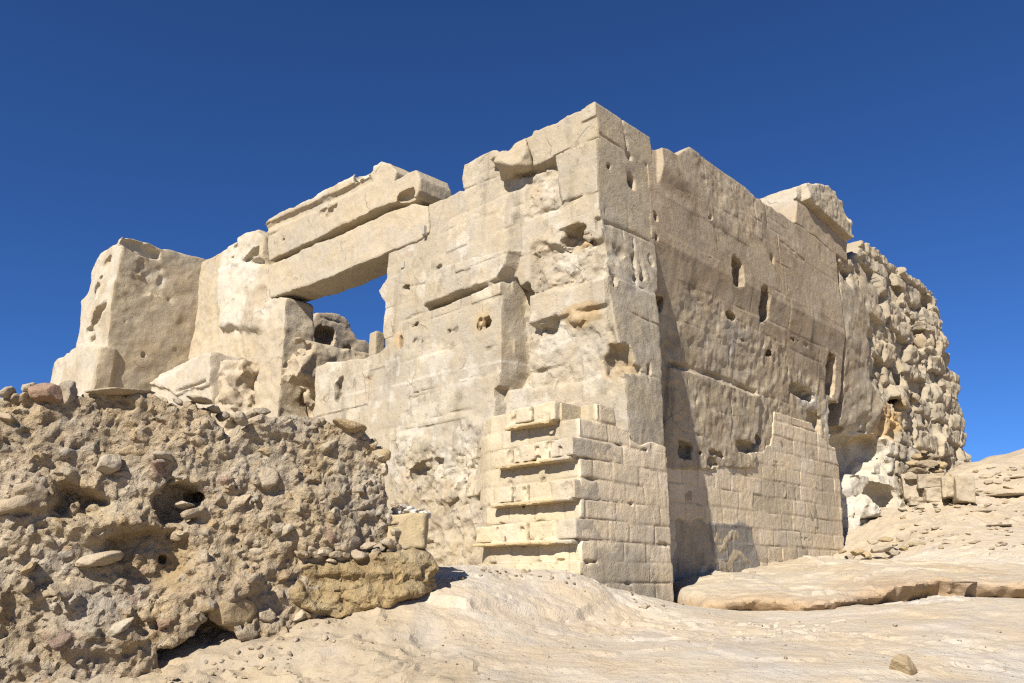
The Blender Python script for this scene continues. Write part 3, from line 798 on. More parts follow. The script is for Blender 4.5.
def cornice():
    pl = [(795, 223), (797, 200), (798, 186), (808, 187), (818, 182.5), (823, 182), (834, 191), (842, 204), (846, 222), (848, 262), (830, 249), (812, 234)]
    P = S.pts(pl)
    v = Vol(S, (P[:, 0].min()-.1, P[:, 0].max()+.2), (-.95, .3), (P[:, 1].min()-.1, P[:, 1].max()+.15), .022, 63, TAN*1.12)
    d = sdpoly(v.U2, v.Z2, P)+.03*v.fbm2(.25, 4)
    v.h[:] = .0
    v.raise_([(800, 170), (805, 200), (826, 220), (848, 240), (870, 240), (840, 160)], .13, .02, .05, .02)
    v.raise_([(812, 178), (828, 196), (846, 222), (866, 200), (824, 172)], -.10, .04, .05, .06)
    v.groove([(798, 198), (806, 204), (826, 222), (848, 242)], .14, .02, .02)
    v.rough[:] = .4+.9*sstep(.05, -.05, v.poly([(798, 198), (806, 204), (826, 222), (850, 244), (870, 230), (840, 160), (790, 170)]))
    v.h += v.facet(.2, 3)*.02*(v.rough-.4)
    v.paint(v.poly([(790, 170), (840, 160), (870, 230), (850, 244), (826, 222), (806, 204), (798, 198)]), LIME, .04, .9, .06)
    v.paint(v.poly([(795, 180), (825, 178), (830, 192), (806, 200), (796, 205)]), WHITE*.95, .08, .4, .1)
    v.build(.85, d, .025); v.roughen(((.35, .02), (.13, .014), (.06, .007)))
    return v.mesh('cornice_block', M_LIME, temple)
cornice()

def brick_patch():
    """squared repair masonry filling the foot of the side wall"""
    n0 = -DS+.035
    v = Vol(S, (1.12, 7.2), (-DS-.45, -DS+.36), (.95, 4.2), .018, 65, BRICK*.95)
    pl = [(660, 466), (684, 462), (700, 470), (722, 462), (738, 459), (752, 452), (766, 448), (768, 400), (783, 404), (803, 411), (806, 430), (813, 440), (830, 446), (836, 470), (841, 500), (843, 640), (660, 640)]
    P = S.pts(pl, n0); P[-2:, 1] = .8
    d = sdpoly(v.U2, v.Z2, P)
    d = d+.05*v.fbm2(.22, 4)
    zc = S.hit(755, 545, n0)[1]
    dj, rnd, rnd2, _ = bricks(v.U2+.02*v.n2(.3), v.Z2+.012*v.n2(.4), .245, .44, zc, 3.3, v.rng)
    v.h[:] = side_n(v.U2, v.Z2, S.hit(657, 238)[1])+.016
    v.h += (rnd-.5)*.012-.011*np.exp(-(dj/.010)**2)*np.clip(.7+.6*v.n2(.3), 0, 1)+v.fbm2(.8, 2)*.006+v.fbm2(.06, 2)*.0015
    v.col[:] = (BRICK*np.array([1.30, 1.27, 1.22]))*(1+.20*(rnd[..., None]-.5))*(1+.10*v.fbm2(.5, 4)[..., None])+np.array([.0, -.008, -.02])*(rnd2[..., None]-.5)*1.4
    v.col += (MORTAR*1.2-v.col)*(.7*np.exp(-(dj/.012)**2))[..., None]
    # cement smear near the foot
    dc = v.poly([(709, 524), (733, 519), (751, 524), (756, 560), (752, 585), (709, 590)], n0)
    m = sstep(.04, -.04, dc+.07*v.fbm2(.25, 4))
    v.h += m*(.012+.012*np.exp(-(dj/.012)**2))
    v.col += (CEMENT*1.05*(1+.12*v.fbm2(.3, 3)[..., None])-v.col)*m[..., None]
    dk = v.poly([(674, 520), (700, 520), (708, 545), (705, 585), (674, 590)], n0)
    m = sstep(.04, -.04, dk+.08*v.fbm2(.2, 4)); v.h -= m*.03; v.col += (TAN-v.col)*m[..., None]*.8; v.h += m*v.fbm2((.06, .2), 3)*.02
    v.rough[:] = .6
    v.build(DS+.3, d, .012)
    v.roughen(((.16, .004), (.06, .003)))
    return v.mesh('repair_masonry', M_BRK, temple)
brick_patch()

# ================================================================== FAR WALL, BROKEN TO ITS RUBBLE CORE
farw = empty('rubble_core_wall', (*(C2+6.4*R2), 1.9), 'rough far end of the side wall with exposed stony core and white hollow', 'wall')
def far_wall():
    v = Vol(S, (6.15, 14.7), (-1.5, .6), (1.1, 8.5), .033, 71, TAN*1.1)
    pl = [(845, 262), (852, 259), (857, 247), (864, 243), (873, 240), (881, 237), (884, 251), (894, 259), (904, 267), (914, 275), (923, 282), (933, 285), (937, 301), (944, 317), (945, 330),
          (953, 338), (953.5, 368), (963, 376), (967, 420), (971, 455), (973, 520), (845, 640)]
    P = S.pts(pl, -.08); P[-2:, 1] = .9; P[-1, 0] = P[0, 0] = S.hit(843, 400, -.25)[0]
    d = sdpoly(v.U2, v.Z2, P)+.07*v.fbm2(.5, 4)
    # keeps some of its smooth face at the left
    smooth = sstep(.25, -.25, v.poly([(790, 275), (862, 275), (872, 330), (888, 400), (888, 425), (790, 425)], -.1)+.35*v.fbm2(.6, 4))
    v.h[:] = -.10*(1-smooth)-.02
    v.h += sstep(2.2, 2.9, v.Z2)*-.0
    v.rough[:] = 2.2-1.5*smooth
    dC, rC, rD, _ = bricks(v.U2+.10*v.fbm2(.4, 3), v.Z2+.07*v.fbm2(.5, 3), .40, .62, 1.1, 4.9, v.rng, .25)
    CR = ((rC-.5)*.13-.05*np.exp(-(dC/.03)**2)-.12*(rD > .86))*(1-smooth)
    v.h += v.fbm2(1.2, 3)*.06*(1-smooth)+v.facet(.9, 5, .6, warp=.12, asp=1.1)*.085*(1-smooth)+CR+v.facet(.35, 4)*.03*smooth+v.fbm2(.9, 2)*.01
    v.col[:] = LIME*.9*(1+.16*(rC[..., None]-.5))
    v.col += (TAN*1.05-v.col)*(smooth*.8)[..., None]
    v.paint(v.fbm2(.5, 4)-.15, GREYL*.95, .4, .7, 0)
    v.paint(.6-v.fbm2(.7, 3), LIME, .3, .3, 0)
    v.paint(v.poly([(868, 425), (893, 415), (905, 440), (902, 560), (845, 565), (848, 490), (858, 482), (870, 486)], 0), WHITE*1.04, .1, .9, .2)
    v.paint(v.poly([(884, 410), (902, 405), (903, 440), (890, 440)], 0), OCHRE*1.7, .15, .7, .25)
    v.paint(v.poly([(836, 430), (862, 425), (872, 470), (850, 480), (838, 560), (836, 500)], 0), OCHRE*1.35, .12, .6, .3)
    zl_ = v.poly([(820, 436), (862, 424), (872, 440), (866, 470), (872, 580), (820, 580)], -.2)
    v.h += side_n(v.U2, v.Z2, S.hit(657, 238)[1])*sstep(9.6, 7.2, v.U2)
    v.h -= .14*sstep(.12, -.12, zl_+.12*v.fbm2(.3, 3))
    v.build(1.3, d, .025)
    wpb = v.n3(.35)*.05+(np.abs(v.n3(.16))-.3)*.035
    for q in ((852, 455, 11, 20, .5, -.5), (846, 505, 5, 60, .8, -.5), (881, 498, 9, 14, .35, -.3), (866, 448, 9, 12, .3, -.4), (843, 545, 5, 24, .7, -.3), (856, 470, 7, 12, .5, -.3), (892, 470, 7, 16, .25, 0), (896, 505, 5, 14, .25, 0),
              (882, 378, 5, 13, .6, -.45), (872, 390, 2.5, 8, .25, -.35), (898, 291, 6, 8, .5, -.05), (892, 286, 4, 6, .4, 0), (921, 332, 5, 14, .5, -.05), (931, 340, 6, 8, .5, -.05), (937, 345, 4, 5, .4, 0), (928, 362, 4, 8, .3, 0),
              (861, 270, 5, 3, .4, 0), (884, 400, 5, 9, .5, -.45), (893, 404, 5, 8, .35, -.2), (915, 318, 3, 5, .3, 0), (905, 350, 3, 6, .25, 0), (920, 400, 4, 7, .3, 0), (940, 425, 4, 7, .3, 0), (950, 390, 3, 6, .3, 0), (932, 300, 4, 5, .3, 0), (946, 355, 3, 5, .3, 0),
              (900, 430, 4, 8, .25, 0), (912, 380, 3, 9, .2, 0), (955, 430, 3, 6, .2, 0), (963, 450, 3, 6, .25, 0)):
        v.hole(q[0], q[1], q[2], q[3], q[4], q[5], warp=wpb, k=.012)
    # core stones
    rg = np.random.default_rng(8); cols = [np.zeros(3)]
    wz_ = v.poly([(862, 415), (905, 405), (908, 570), (838, 570)], 0)
    for i in range(150):
        u = rg.uniform(6.5, 14.2); z = rg.uniform(1.8, 8.2)
        iu = int(np.clip((u-v.u[0])/v.res, 0, len(v.u)-1)); iz = int(np.clip((z-v.z[0])/v.res, 0, len(v.z)-1))
        if d[iu, iz] > -.02 or smooth[iu, iz] > .4 or wz_[iu, iz] < 0: continue
        r = rg.uniform(.08, .2); A = np.linalg.qr(rg.normal(size=(3, 3)))[0]
        v.blob((u, v.h[iu, iz]-r*rg.uniform(.5, .95), z), (r*rg.uniform(.9, 1.5), r, r*rg.uniform(.5, .9)), A, 3.2, .006, warp=None, cid=len(cols), cuts=8)
        cols.append((LIME if rg.random() < .5 else TAN*1.15)*rg.uniform(.88, 1.1))
    v.roughen(((.5, .03), (.2, .008), (.09, .005)))
    return v.mesh('wall_core', M_LIME, farw, idcols=np.array(cols))
far_wall()

# ================================================================== STEPPED REPAIR BUTTRESS
butt = empty('stepped_buttress', (*(C2-.3*R2), 1.5), 'cream stepped block buttress with four projecting courses shoring up the foot of the tall corner', 'buttress')
PB = .89
UB = -.25
zrow0 = F.hit(577, 561.5, PB)[1]
RH = (F.hit(577, 396, PB)[1]-zrow0)/8.0
def buttress():
    v = Vol(F, (-.40, 2.9), (-1.0, PB+.3), (.8, zrow0+RH*8.3), .0165, 81, BRICK)
    wz = .010*v.n2(.5); wu = .015*v.n2(.3)
    dj, rnd, rnd2, _ = bricks(v.U2+wu, v.Z2+wz, RH, .40, zrow0, 5.1, v.rng)
    row = np.floor((v.Z2-zrow0)/RH)
    # left ends of the rows step in and out; the top rows step back
    xl = {-3: 470, -2: 470, -1: 470, 0: 472, 1: 474, 2: 478, 3: 462, 4: 438, 5: 456, 6: 470, 7: 486}
    ue = np.full(v.U2.shape, -1.); nf = np.full(v.U2.shape, PB)
    for r_, x in xl.items():
        m = row == r_; ue[m] = F.hit(x, 561-20.5*(r_+.5), PB-.15)[0]
    u8 = F.hit(556, 410, PB)[0]
    nf = nf-.54*sstep(1.0, 2.0, v.U2)
    nf[(row == 7) & (v.U2 < u8-.02)] -= .30
    v.h[:] = nf-.075+(rnd-.5)*.012-.010*np.exp(-(dj/.010)**2)*np.clip(.7+.6*v.n2(.3), 0, 1)+v.fbm2(.06, 2)*.0015
    v.h[row < 0] += .05
    # where the flat facing runs on to the left the blocks lie nearly flush with the wall
    v.col[:] = CREAM*.97*(1+.18*(rnd[..., None]-.5))*(1+.08*v.fbm2(.4, 4)[..., None])
    v.col += (MORTAR*1.15-v.col)*(.65*np.exp(-(dj/.012)**2))[..., None]
    out = np.where(row > 7, 1.0, v.U2-ue+.02*v.n2(.2))
    # end face (toward the right)
    Ss = -v.N2
    wz2 = .010*v.n2(.5, True)
    dj2, ra, rb, _ = bricks(Ss+.015*v.n2(.3, True), v.NZ2+wz2, RH, .42, zrow0, 9.4, v.rng)
    v.e[:] = -.022+(ra-.5)*.010+.011*np.exp(-(dj2/.010)**2)*np.clip(.7+.6*v.n2(.3, True), 0, 1)+v.fbm2(.06, 2, end=True)*.0015
    v.ecol[:] = BRICK*np.array([1.36, 1.33, 1.28])*(1+.18*(ra[..., None]-.5))*(1+.09*v.fbm2(.4, 4, end=True)[..., None])
    v.ecol += (MORTAR*1.15-v.ecol)*(.65*np.exp(-(dj2/.012)**2))[..., None]
    # front face
    v.build(.0, out.astype(np.float32), .012)
    f = v.N-v.h[:, None, :]
    f = smax(f, out.astype(np.float32)[:, None, :], .012)
    f = np.maximum(f, -(v.N+.77))
    # stagger at the corner: a few blocks missing from the top
    f = smax(f, -v.U+v.e[None]+UB, .012)
    # veneer on the pier: ragged upper limit falling away to the right
    Pt = np.array([(-p[0], p[1]) for p in S.pts([(572, 398), (577, 398), (592, 399), (612, 404), (616, 425), (628, 428), (630, 440), (640, 446), (652, 440), (664, 446), (676, 452)], .26)])
    o = np.argsort(Pt[:, 0]); zt = np.interp(v.n, Pt[o, 0], Pt[o, 1])
    f = smax(f, (v.Z-zt[None, :, None])+.02*v.n3(.2), .015)
    # veneer only skin deep behind the facade plane
    f = np.maximum(f, np.minimum(v.U-UB-.10, -(v.N+.05)))
    v.f = np.ascontiguousarray(f, dtype=np.float32)
    v.ecol += (GREYL*.98-v.ecol)*(sstep(.05, -.25, v.NZ2-(zrow0-.15+.15*v.fbm2(.3, 3, end=True)))*.8)[..., None]
    foot = sdpoly(Ss, v.NZ2, S.pts([(573, 546), (600, 548), (632, 560), (632, 585), (600, 590), (573, 575)]))
    v.ecol += (GREYL*1.0-v.ecol)*(sstep(.05, -.05, foot+.1*v.fbm2(.2, 3, end=True))*.8)[..., None]
    v.rough[:] = .7
    v.roughen(((.14, .005), (.055, .003)))
    wpk = (np.abs(v.n3(.10))-.3)*.05
    for _ in range(70):      # knocked corners and chips
        u_ = v.rng.uniform(0, 1.5); z_ = zrow0+RH*round(v.rng.uniform(-1, 7))
        if v.rng.random() < .5: v.blob((u_, PB-.07, z_), (v.rng.uniform(.02, .06), .03, v.rng.uniform(.015, .04)), carve=True, warp=wpk)
        elif v.rng.random() < .5: v.blob((UB-.02, PB-v.rng.uniform(0, 1.7), z_), (.035, v.rng.uniform(.03, .09), v.rng.uniform(.008, .02)), carve=True, warp=wpk*.5)
    return v.mesh('block_face', M_BRK, butt, endu=.03+UB)
buttress()
def course(k, u1, nfront, n_proj, seed, us=UB-.03):
    """one projecting course of separate blocks"""
    z0 = zrow0+RH*k; z1 = z0+RH*.98
    v = Vol(F, (UB-.14, u1+.1), (.05, nfront+n_proj+.12), (z0-.08, z1+.06), .015, seed, CREAM)
    rg = np.random.default_rng(seed)
    u = us; f = np.full((len(v.u), len(v.n), len(v.z)), 9., np.float32); first = True
    while u < u1-.12:
        w = rg.uniform(.22, .34) if not first else .33
        w = min(w, u1-u)
        c = u+w/2; dn = rg.uniform(-.025, .02); t = rg.uniform(-.012, .012)
        q = np.maximum(np.maximum(np.abs(v.U-c+.02*rg.normal()*(v.Z-z0))-w/2+.008, np.abs(v.Z-(z0+z1)/2-t)-(z1-z0)/2+rg.uniform(0, .02)), v.N-(nfront+n_proj+dn))
        q = np.maximum(q, -(v.N-.12))
        f = smin(f, q.astype(np.float32), .006)
        m = (v.u > u) & (v.u < u+w)
        v.col[m] = CREAM*rg.uniform(.93, 1.06)
        u += w; first = False
    # bed slab under the blocks
    slab = np.maximum(np.maximum(np.maximum(v.U-u1+.02, us+.05-v.U), np.abs(v.Z-z0+.012)-.020), np.maximum(v.N-(nfront+n_proj+.028+.02*v.n3((.2, 1, 1))), -(v.N-.12)))
    f = smin(f, slab.astype(np.float32), .004)
    v.col += (CREAM*np.array([.92, .85, .70])-v.col)*(sstep(.012, -.01, v.Z2-z0))[..., None]
    v.f = f+v.n3(.10)*.006+v.n3(.04)*.004
    wp = v.n3(.05)*.012
    for _ in range(10):
        v.blob((rg.uniform(us, u1), nfront+n_proj+.01, z0+rg.uniform(-.02, .9)*RH), (rg.uniform(.02, .06), .03, rg.uniform(.02, .05)), carve=True, warp=wp)
    v.ecol[:] = BRICK
    return v.mesh('block_course', M_BRK, butt, endu=.0)
def ux(x, y): return F.hit(x, y, PB)[0]
course(1, ux(473, 535), PB-.06, .085, 91)
course(3, ux(492, 494), PB-.06, .085, 92)
course(5, ux(496, 455), PB-.06, .085, 93)
course(7, ux(508, 415), PB-.06, .085, 94, ux(556, 410))

# ================================================================== GROUND
def P3(px, py, d, dz=0.0):
    p = at(px, py, d); p[2] += dz; return p
def fdep(fr, px, py, n):
    tx, tz = ray(px, py); return (fr.O@fr.N+n)/(tx*fr.N[0]+fr.N[1])
gp = [P3(px, py, fdep(F, px, py, PB+.08), -.05) for px, py in ((575, 570), (540, 568), (510, 567), (480, 567))]
gp += [P3(*q) for q in ((520, 683, 5.0), (700, 683, 5.0), (900, 683, 5.0), (1024, 683, 5.2), (400, 683, 5.1), (300, 683, 5.3), (200, 683, 5.4), (420, 640, 5.9),
      (550, 648, 6.0), (750, 648, 6.1), (950, 645, 6.3), (560, 622, 7.0), (640, 616, 7.6), (700, 617, 7.6), (840, 612, 7.9), (950, 601, 8.1), (1024, 601, 8.2),
      (440, 592, 6.75), (360, 612, 6.35), (300, 630, 6.1), (250, 645, 5.9), (165, 668, 5.6),
      (435, 577, 9.8), (625, 596, 9.1), (668, 610, 9.75), (690, 605, 9.9),
      (905, 548, 12.7), (940, 512, 14.3), (970, 470, 17.2), (1000, 545, 11.7), (1024, 520, 13.2), (1024, 487, 15.6), (1024, 456, 18.2), (985, 466, 17.6), (1080, 440, 19), (1080, 520, 13))]
gp += [P3(*q, -.14) for q in ((755, 566, 11.1), (800, 563, 12.0), (840, 560, 13.0), (875, 557, 12.9), (720, 572, 10.3), (760, 590, 9.3), (850, 590, 9.4), (950, 565, 10.2), (1024, 562, 10.3))]
gp += [np.array(q, float) for q in ((0, 0, 0), (-3, 2, .25), (3, 2, .2), (0, 3.3, .72), (-6, 4, .3), (-2.5, 7.2, 1.5), (-3.5, 7.5, 1.5), (-6, 10, 1.5), (-10, 16, 1.5), (-4, 13, 1.7), (0, 14, 1.9), (4, 19, 2.2), (8, 4, .8), (9, 7.5, 1.7),
      (12, 11, 2.6), (16, 20, 4.6), (15, 26, 4.4), (-16, 8, 0), (-14, 24, 1.0), (2, 26, 1.8), (9, 26, 3.0), (-4.2, 5.4, .75), (-8, -3, -.4), (8, -3, -.2))]
gp = np.array(gp)
def tps_fit(X, y, lam=.02):
    d2 = ((X[:, None]-X[None])**2).sum(-1)
    K = .5*d2*np.log(d2+1e-9)+lam*np.eye(len(X))*1.0
    Pm = np.c_[np.ones(len(X)), X]
    A = np.block([[K, Pm], [Pm.T, np.zeros((3, 3))]])
    return np.linalg.solve(A, np.r_[y, 0, 0, 0])
gw = tps_fit(gp[:, :2], gp[:, 2])
def ground_base(x, y):
    sh = np.shape(x); X = np.stack([np.ravel(x), np.ravel(y)], 1)
    # far away the land levels off
    c = np.array([1., 9.]); r = np.linalg.norm(X-c, axis=1); lim = 18.
    Xc = np.where((r > lim)[:, None], c+(X-c)*(lim/np.maximum(r, 1e-6))[:, None], X)
    out = np.zeros(len(X))
    for i in range(0, len(X), 60000):
        d2 = ((Xc[i:i+60000, None]-gp[None, :, :2])**2).sum(-1)
        out[i:i+60000] = (.5*d2*np.log(d2+1e-9))@gw[:len(gp)]+gw[len(gp)]+Xc[i:i+60000]@gw[len(gp)+1:]
    fall = np.clip((r-lim)/40, 0, 1)
    out = out*(1-fall)+(-.5)*fall
    return np.clip(out, -1.5, 5.2).reshape(sh)
def base_hit(px, py):
    tx, tz = ray(px, py); t = np.arange(4.0, 14, .02)
    below = (EYE+tz*t) < ground_base(tx*t, t)
    k = np.argmax(below) if below.any() else len(t)-1
    return np.array([tx*t[k], t[k]])
SHELVES = [(np.array([base_hit(q[0], q[1]) for q in pl]), amt) for pl, amt in (
    (((425, 600, 7.6), (445, 606, 7.45), (472, 611, 7.35), (519, 612, 7.3), (550, 617, 7.2), (581, 614, 7.3), (606, 611, 7.5)), .055),
    (((575, 650, 5.95), (620, 657, 5.75), (665, 653, 5.85), (700, 648, 6.0), (735, 660, 5.65), (790, 662, 5.6), (840, 655, 5.8)), 0.014),
    (((640, 632, 6.5), (700, 636, 6.4), (770, 630, 6.6), (850, 637, 6.4), (930, 632, 6.5), (1000, 640, 6.3)), 0.012),
    (((400, 628, 6.3), (450, 622, 6.6), (500, 625, 6.5), (560, 632, 6.4)), 0.014),
    (((840, 618, 7.2), (900, 615, 7.3), (960, 622, 7.0), (1030, 618, 7.1)), 0.012),
    (((430, 668, 5.4), (480, 672, 5.3), (540, 668, 5.4), (600, 676, 5.2)), 0.010),
    (((860, 672, 5.3), (905, 677, 5.2), (960, 668, 5.4), (1020, 674, 5.3)), 0.012))]
def ground_detail(x, y, zb):
    sh = np.shape(x); x = np.ravel(x); y = np.ravel(y); z = np.ravel(zb)
    p = np.stack([x, y, x*0], 1)
    near = np.exp(-np.clip(np.hypot(x-1, y-9)-14, 0, 99)/8)
    n = vn(p, 1.3, 1)*.030+vn(p, .5, 2)*.014+vn(p, .22, 3)*.007+(.5-np.abs(vn(p, .1, 4)))*.006+(.5-np.abs(vn(p, .05, 5)))*.004
    # worn beds of soft rock: shallow terraces
    t = (z+.10*vn(p, 1.4, 6)+.05*vn(p, .5, 7)+.02*vn(p, .18, 17))/.115
    fr = t-np.floor(t)
    edge = sstep(.0, .07, fr)
    amp = np.clip(vn(p, .9, 8)*1.4+.35, 0, 1)
    n += amp*.018*(edge-.5-(fr-.5)*.9)
    # rubbly slope toward the right rear and crumbly bank at the left
    hs = sstep(11.2, 13.5, y)*sstep(4.5, 6.5, x)
    bank = sstep(.2, -.8, x+.55*(y-5.6))*sstep(8, 7.2, y)*sstep(-5.5, -3.5, x)
    c = np.clip(hs+bank, 0, 1)
    wx = .12*vn(p, .3, 31)+.05*vn(p, .1, 32); wy = .12*vn(p, .3, 33)+.05*vn(p, .1, 34)
    fa = facet2(x+wx, y+wy, .34, 3.1)[0]*.022+facet2(x+wx, y+wy, .15, 5.7)[0]*.016+facet2(x+wx, y+wy, .07, 8.3)[0]*.010+vn(p, .3, 51)*.03+(.5-np.abs(vn(p, .13, 52)))*.03
    n += c*(vn(p, .5, 9)*.05+fa)
    pat = np.clip(vn(p, 1.0, 35)*2+.45, 0, 1)
    n += (1-c)*pat*(.020*facet2(x+wx, (y+wy)*1.6, .48, 4.4, .5)[0]+.013*facet2(x+wx, (y+wy)*1.4, .19, 2.4, .6)[0]+.007*facet2(x+wx*.5, y+wy*.5, .08, 1.4, .6)[0])
    # joints and cracks across the rock
    ck = facet2(x+2.2*wx, (y+2.2*wy)*1.7, 1.25, 9.7)[1]
    n -= (1-c)*.045*np.exp(-(ck/.020)**2)*np.clip(vn(p, 1.5, 37)*2.2+.1, 0, 1)
    n += hs*.03*(np.floor((z+.12*vn(p, .9, 12))/.16)*.16-z)*2
    # worn shelves in the open rock, each a low scarp facing the viewer
    for pl, amt in SHELVES:
        dd = np.full(len(x), 1e9); sd = np.ones(len(x))
        qx, qy = x+.10*vn(p, .35, 41)+.04*vn(p, .12, 42), y+.10*vn(p, .35, 43)+.04*vn(p, .12, 44)
        for a, b in zip(pl[:-1], pl[1:]):
            e = b-a; wx_, wy_ = qx-a[0], qy-a[1]
            t = np.clip((wx_*e[0]+wy_*e[1])/(e@e), 0, 1)
            d2 = (wx_-e[0]*t)**2+(wy_-e[1]*t)**2
            m = d2 < dd; dd = np.where(m, d2, dd); sd = np.where(m, np.sign(e[0]*wy_-e[1]*wx_), sd)
        dd = np.sqrt(dd)*sd
        fade = sstep(.0, .35, np.minimum(qx-pl[0][0], pl[-1][0]-qx)+.2)
        n += amt*sstep(-.02, .03, dd)*np.exp(-np.clip(dd, 0, 9)/.55)*fade
        n -= amt*.35*sstep(.03, -.02, dd)*np.exp(np.clip(dd, -9, 0)/.12)*fade
    return (n*near).reshape(sh), c.reshape(sh)
def ground_z(x, y):
    x = np.atleast_1d(np.asarray(x, float)); y = np.atleast_1d(np.asarray(y, float))
    b = ground_base(x, y); return b+ground_detail(x, y, b)[0]
def on_ground(px, py, lo=3.5, hi=24):
    tx, tz = ray(px, py); t = np.arange(lo, hi, .02)
    gz = ground_z(tx*t, t); below = (EYE+tz*t) < gz
    k = np.argmax(below) if below.any() else len(t)-1
    return np.array([tx*t[k], t[k], gz[k]])
def axis(a, b, step, far):
    core = np.arange(a, b+step, step); g = [];  d = step; x = 0
    while x < far: d *= 1.13; x += d; g.append(x)
    g = np.array(g)
    return np.concatenate([a-g[::-1], core, b+g])
def build_ground():
    xs = axis(-3.6, 9.0, .03*Q, 700); ys = axis(4.0, 12.6, .03*Q, 700); ys = np.concatenate([ys[ys <= 12.6], np.arange(12.65, 19.5, .055*Q), 19.5+np.cumsum(.06*1.16**np.arange(52))])
    X, Y = np.meshgrid(xs, ys, indexing='ij')
    Zb = ground_base(X, Y); dz, c = ground_detail(X, Y, Zb)
    V = np.stack([X.ravel(), Y.ravel(), (Zb+dz).ravel()], 1)
    a, b = X.shape
    I = np.arange(a*b).reshape(a, b)
    Fq = np.stack([I[:-1, :-1], I[1:, :-1], I[1:, 1:], I[:-1, 1:]], -1).reshape(-1, 4)
    p = np.stack([V[:, 0], V[:, 1], V[:, 2]*0], 1)
    SAND = np.array([.64, .545, .42])
    col = np.tile(SAND, (len(V), 1))
    m = sstep(-.3, .5, vn(p, 1.6, 21)+.5*vn(p, .5, 22))[:, None]
    col += (np.array([.67, .60, .49])-col)*m*.7
    m = sstep(.1, .6, vn(p, .9, 23)+.6*vn(p, .25, 24))[:, None]
    col += (np.array([.68, .55, .385])-col)*m*.6
    hs_ = (sstep(11.2, 13.5, V[:, 1])*sstep(4.5, 6.5, V[:, 0]))[:, None]
    cm = np.clip(c.ravel()[:, None]-hs_, 0, 1)*.75
    col += (np.array([.46, .37, .25])-col)*cm
    col += (np.array([.56, .455, .32])-col)*hs_*.8
    me = make_mesh('ground', V, Fq, col)
    o = link('ground', me, M_ROCK); tag(o, 'pale worn sandstone ground rising to the ruin', 'ground', kind='structure')
build_ground()
print('ground', time.time()-T0)

# ------------------------------------------------------------------ bedrock ledges
X_F = Frame((0, 0), (1, 0), (0, -1))
def ledge(name, lip, x0, x1, ymax, zfun, seed, label, col, hgt=.2, res=.028, under=.10, left=None, kk=.42):
    L = np.array([P3(*q) for q in lip])
    v = Vol(X_F, (x0, x1), (-ymax, -L[:, 1].min()+.35), (L[:, 2].min()-.35, L[:, 2].max()+1.1), res, seed, col)
    yl = np.interp(v.u, L[:, 0], L[:, 1])[:, None, None]+.16*v.fbm2(.45, 4)[:, :1][:, :, None]
    zl = np.interp(v.u, L[:, 0], L[:, 2])[:, None, None]
    Y = -v.N
    top = zfun(v.U, Y, yl, zl)
    top = top+.05*v.n3((.8, .8, 9))+.018*v.n3((.25, .25, 9))+.007*v.n3((.1, .1, 9))
    UU, NN = np.meshgrid(v.u, v.n, indexing='ij')
    w1, w2 = .15*v.fbm2(.5, 3)[:, :1], .12*np.sin(NN*5.1+1.3*np.sin(UU*3.7))
    ft = facet2(UU+w1, (NN+w2)*1.3, .75, seed+.3, .5)[0]*.035+facet2(UU+w1, NN+w2, .28, seed+.7, .6)[0]*.016+facet2(UU, NN, .11, seed+.9, .6)[0]*.007
    top = top+ft[:, :, None]*min(1, hgt*5)
    ff = v.facet(.55, 4, .55, warp=.3, asp=1.3)[:, None, :]
    rel = (v.Z-zl)/hgt
    front = yl-.10*np.sin(np.clip(rel, -.3, 1.3)*math.pi)+under*np.clip(.25-rel, 0, 1)*1.6-(.10*ff*min(1, hgt*4)*np.clip(1.2-rel, 0, 1))
    f = smax(v.Z-top, (front-Y), kk)
    clef = np.abs(v.n3((.55, .9, 6))+.25*v.n3((.2, .3, .3)))
    f = f+.03*np.exp(-(clef/.035)**2)*np.exp(-np.clip(Y-front, 0, 9)/.5)
    if left is not None: f = smax(f, left-v.U+.3*(v.Z-zl)+.08*v.n3(.3), .12)
    rag = np.clip(v.n3((.5, .5, .5))+.1, 0, 1)*np.clip(1-np.abs(rel-.2)*1.4, 0, 1)
    f = f+rag*(.055*v.n3((.22, .22, .05))+.05*np.abs(v.n3((.10, .10, .05))))+v.n3(.3)*.016+v.n3(.1)*.007
    f = np.maximum(f, Y-ymax+.05)
    v.f = np.ascontiguousarray(f, dtype=np.float32)
    v.col += (np.array([.55, .43, .28])-v.col)*(sstep(-.2, .6, v.fbm2(.8, 3))*.6)[..., None]
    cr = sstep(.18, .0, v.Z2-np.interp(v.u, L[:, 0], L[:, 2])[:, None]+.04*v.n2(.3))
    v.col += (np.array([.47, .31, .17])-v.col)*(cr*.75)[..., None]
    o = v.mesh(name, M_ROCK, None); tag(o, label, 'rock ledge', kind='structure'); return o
def ztop(U, Y, yl, zl): return zl+.075+.080*(Y-yl)
ledge('rock_ledge', ((684, 609, 8.9), (700, 610, 8.5), (745, 607, 8.2), (790, 606, 8.1), (835, 608, 8.05), (862, 604, 8.1), (905, 592, 8.45), (945, 585, 8.6), (985, 590, 8.35), (1030, 592, 8.25), (1080, 592, 8.2)),
      1.6, 6.6, 12.9, ztop, 101, 'long rounded bedrock ledge with an undercut rusty lip below the side wall', np.array([.63, .54, .41]), .26, left=1.87, kk=.15)

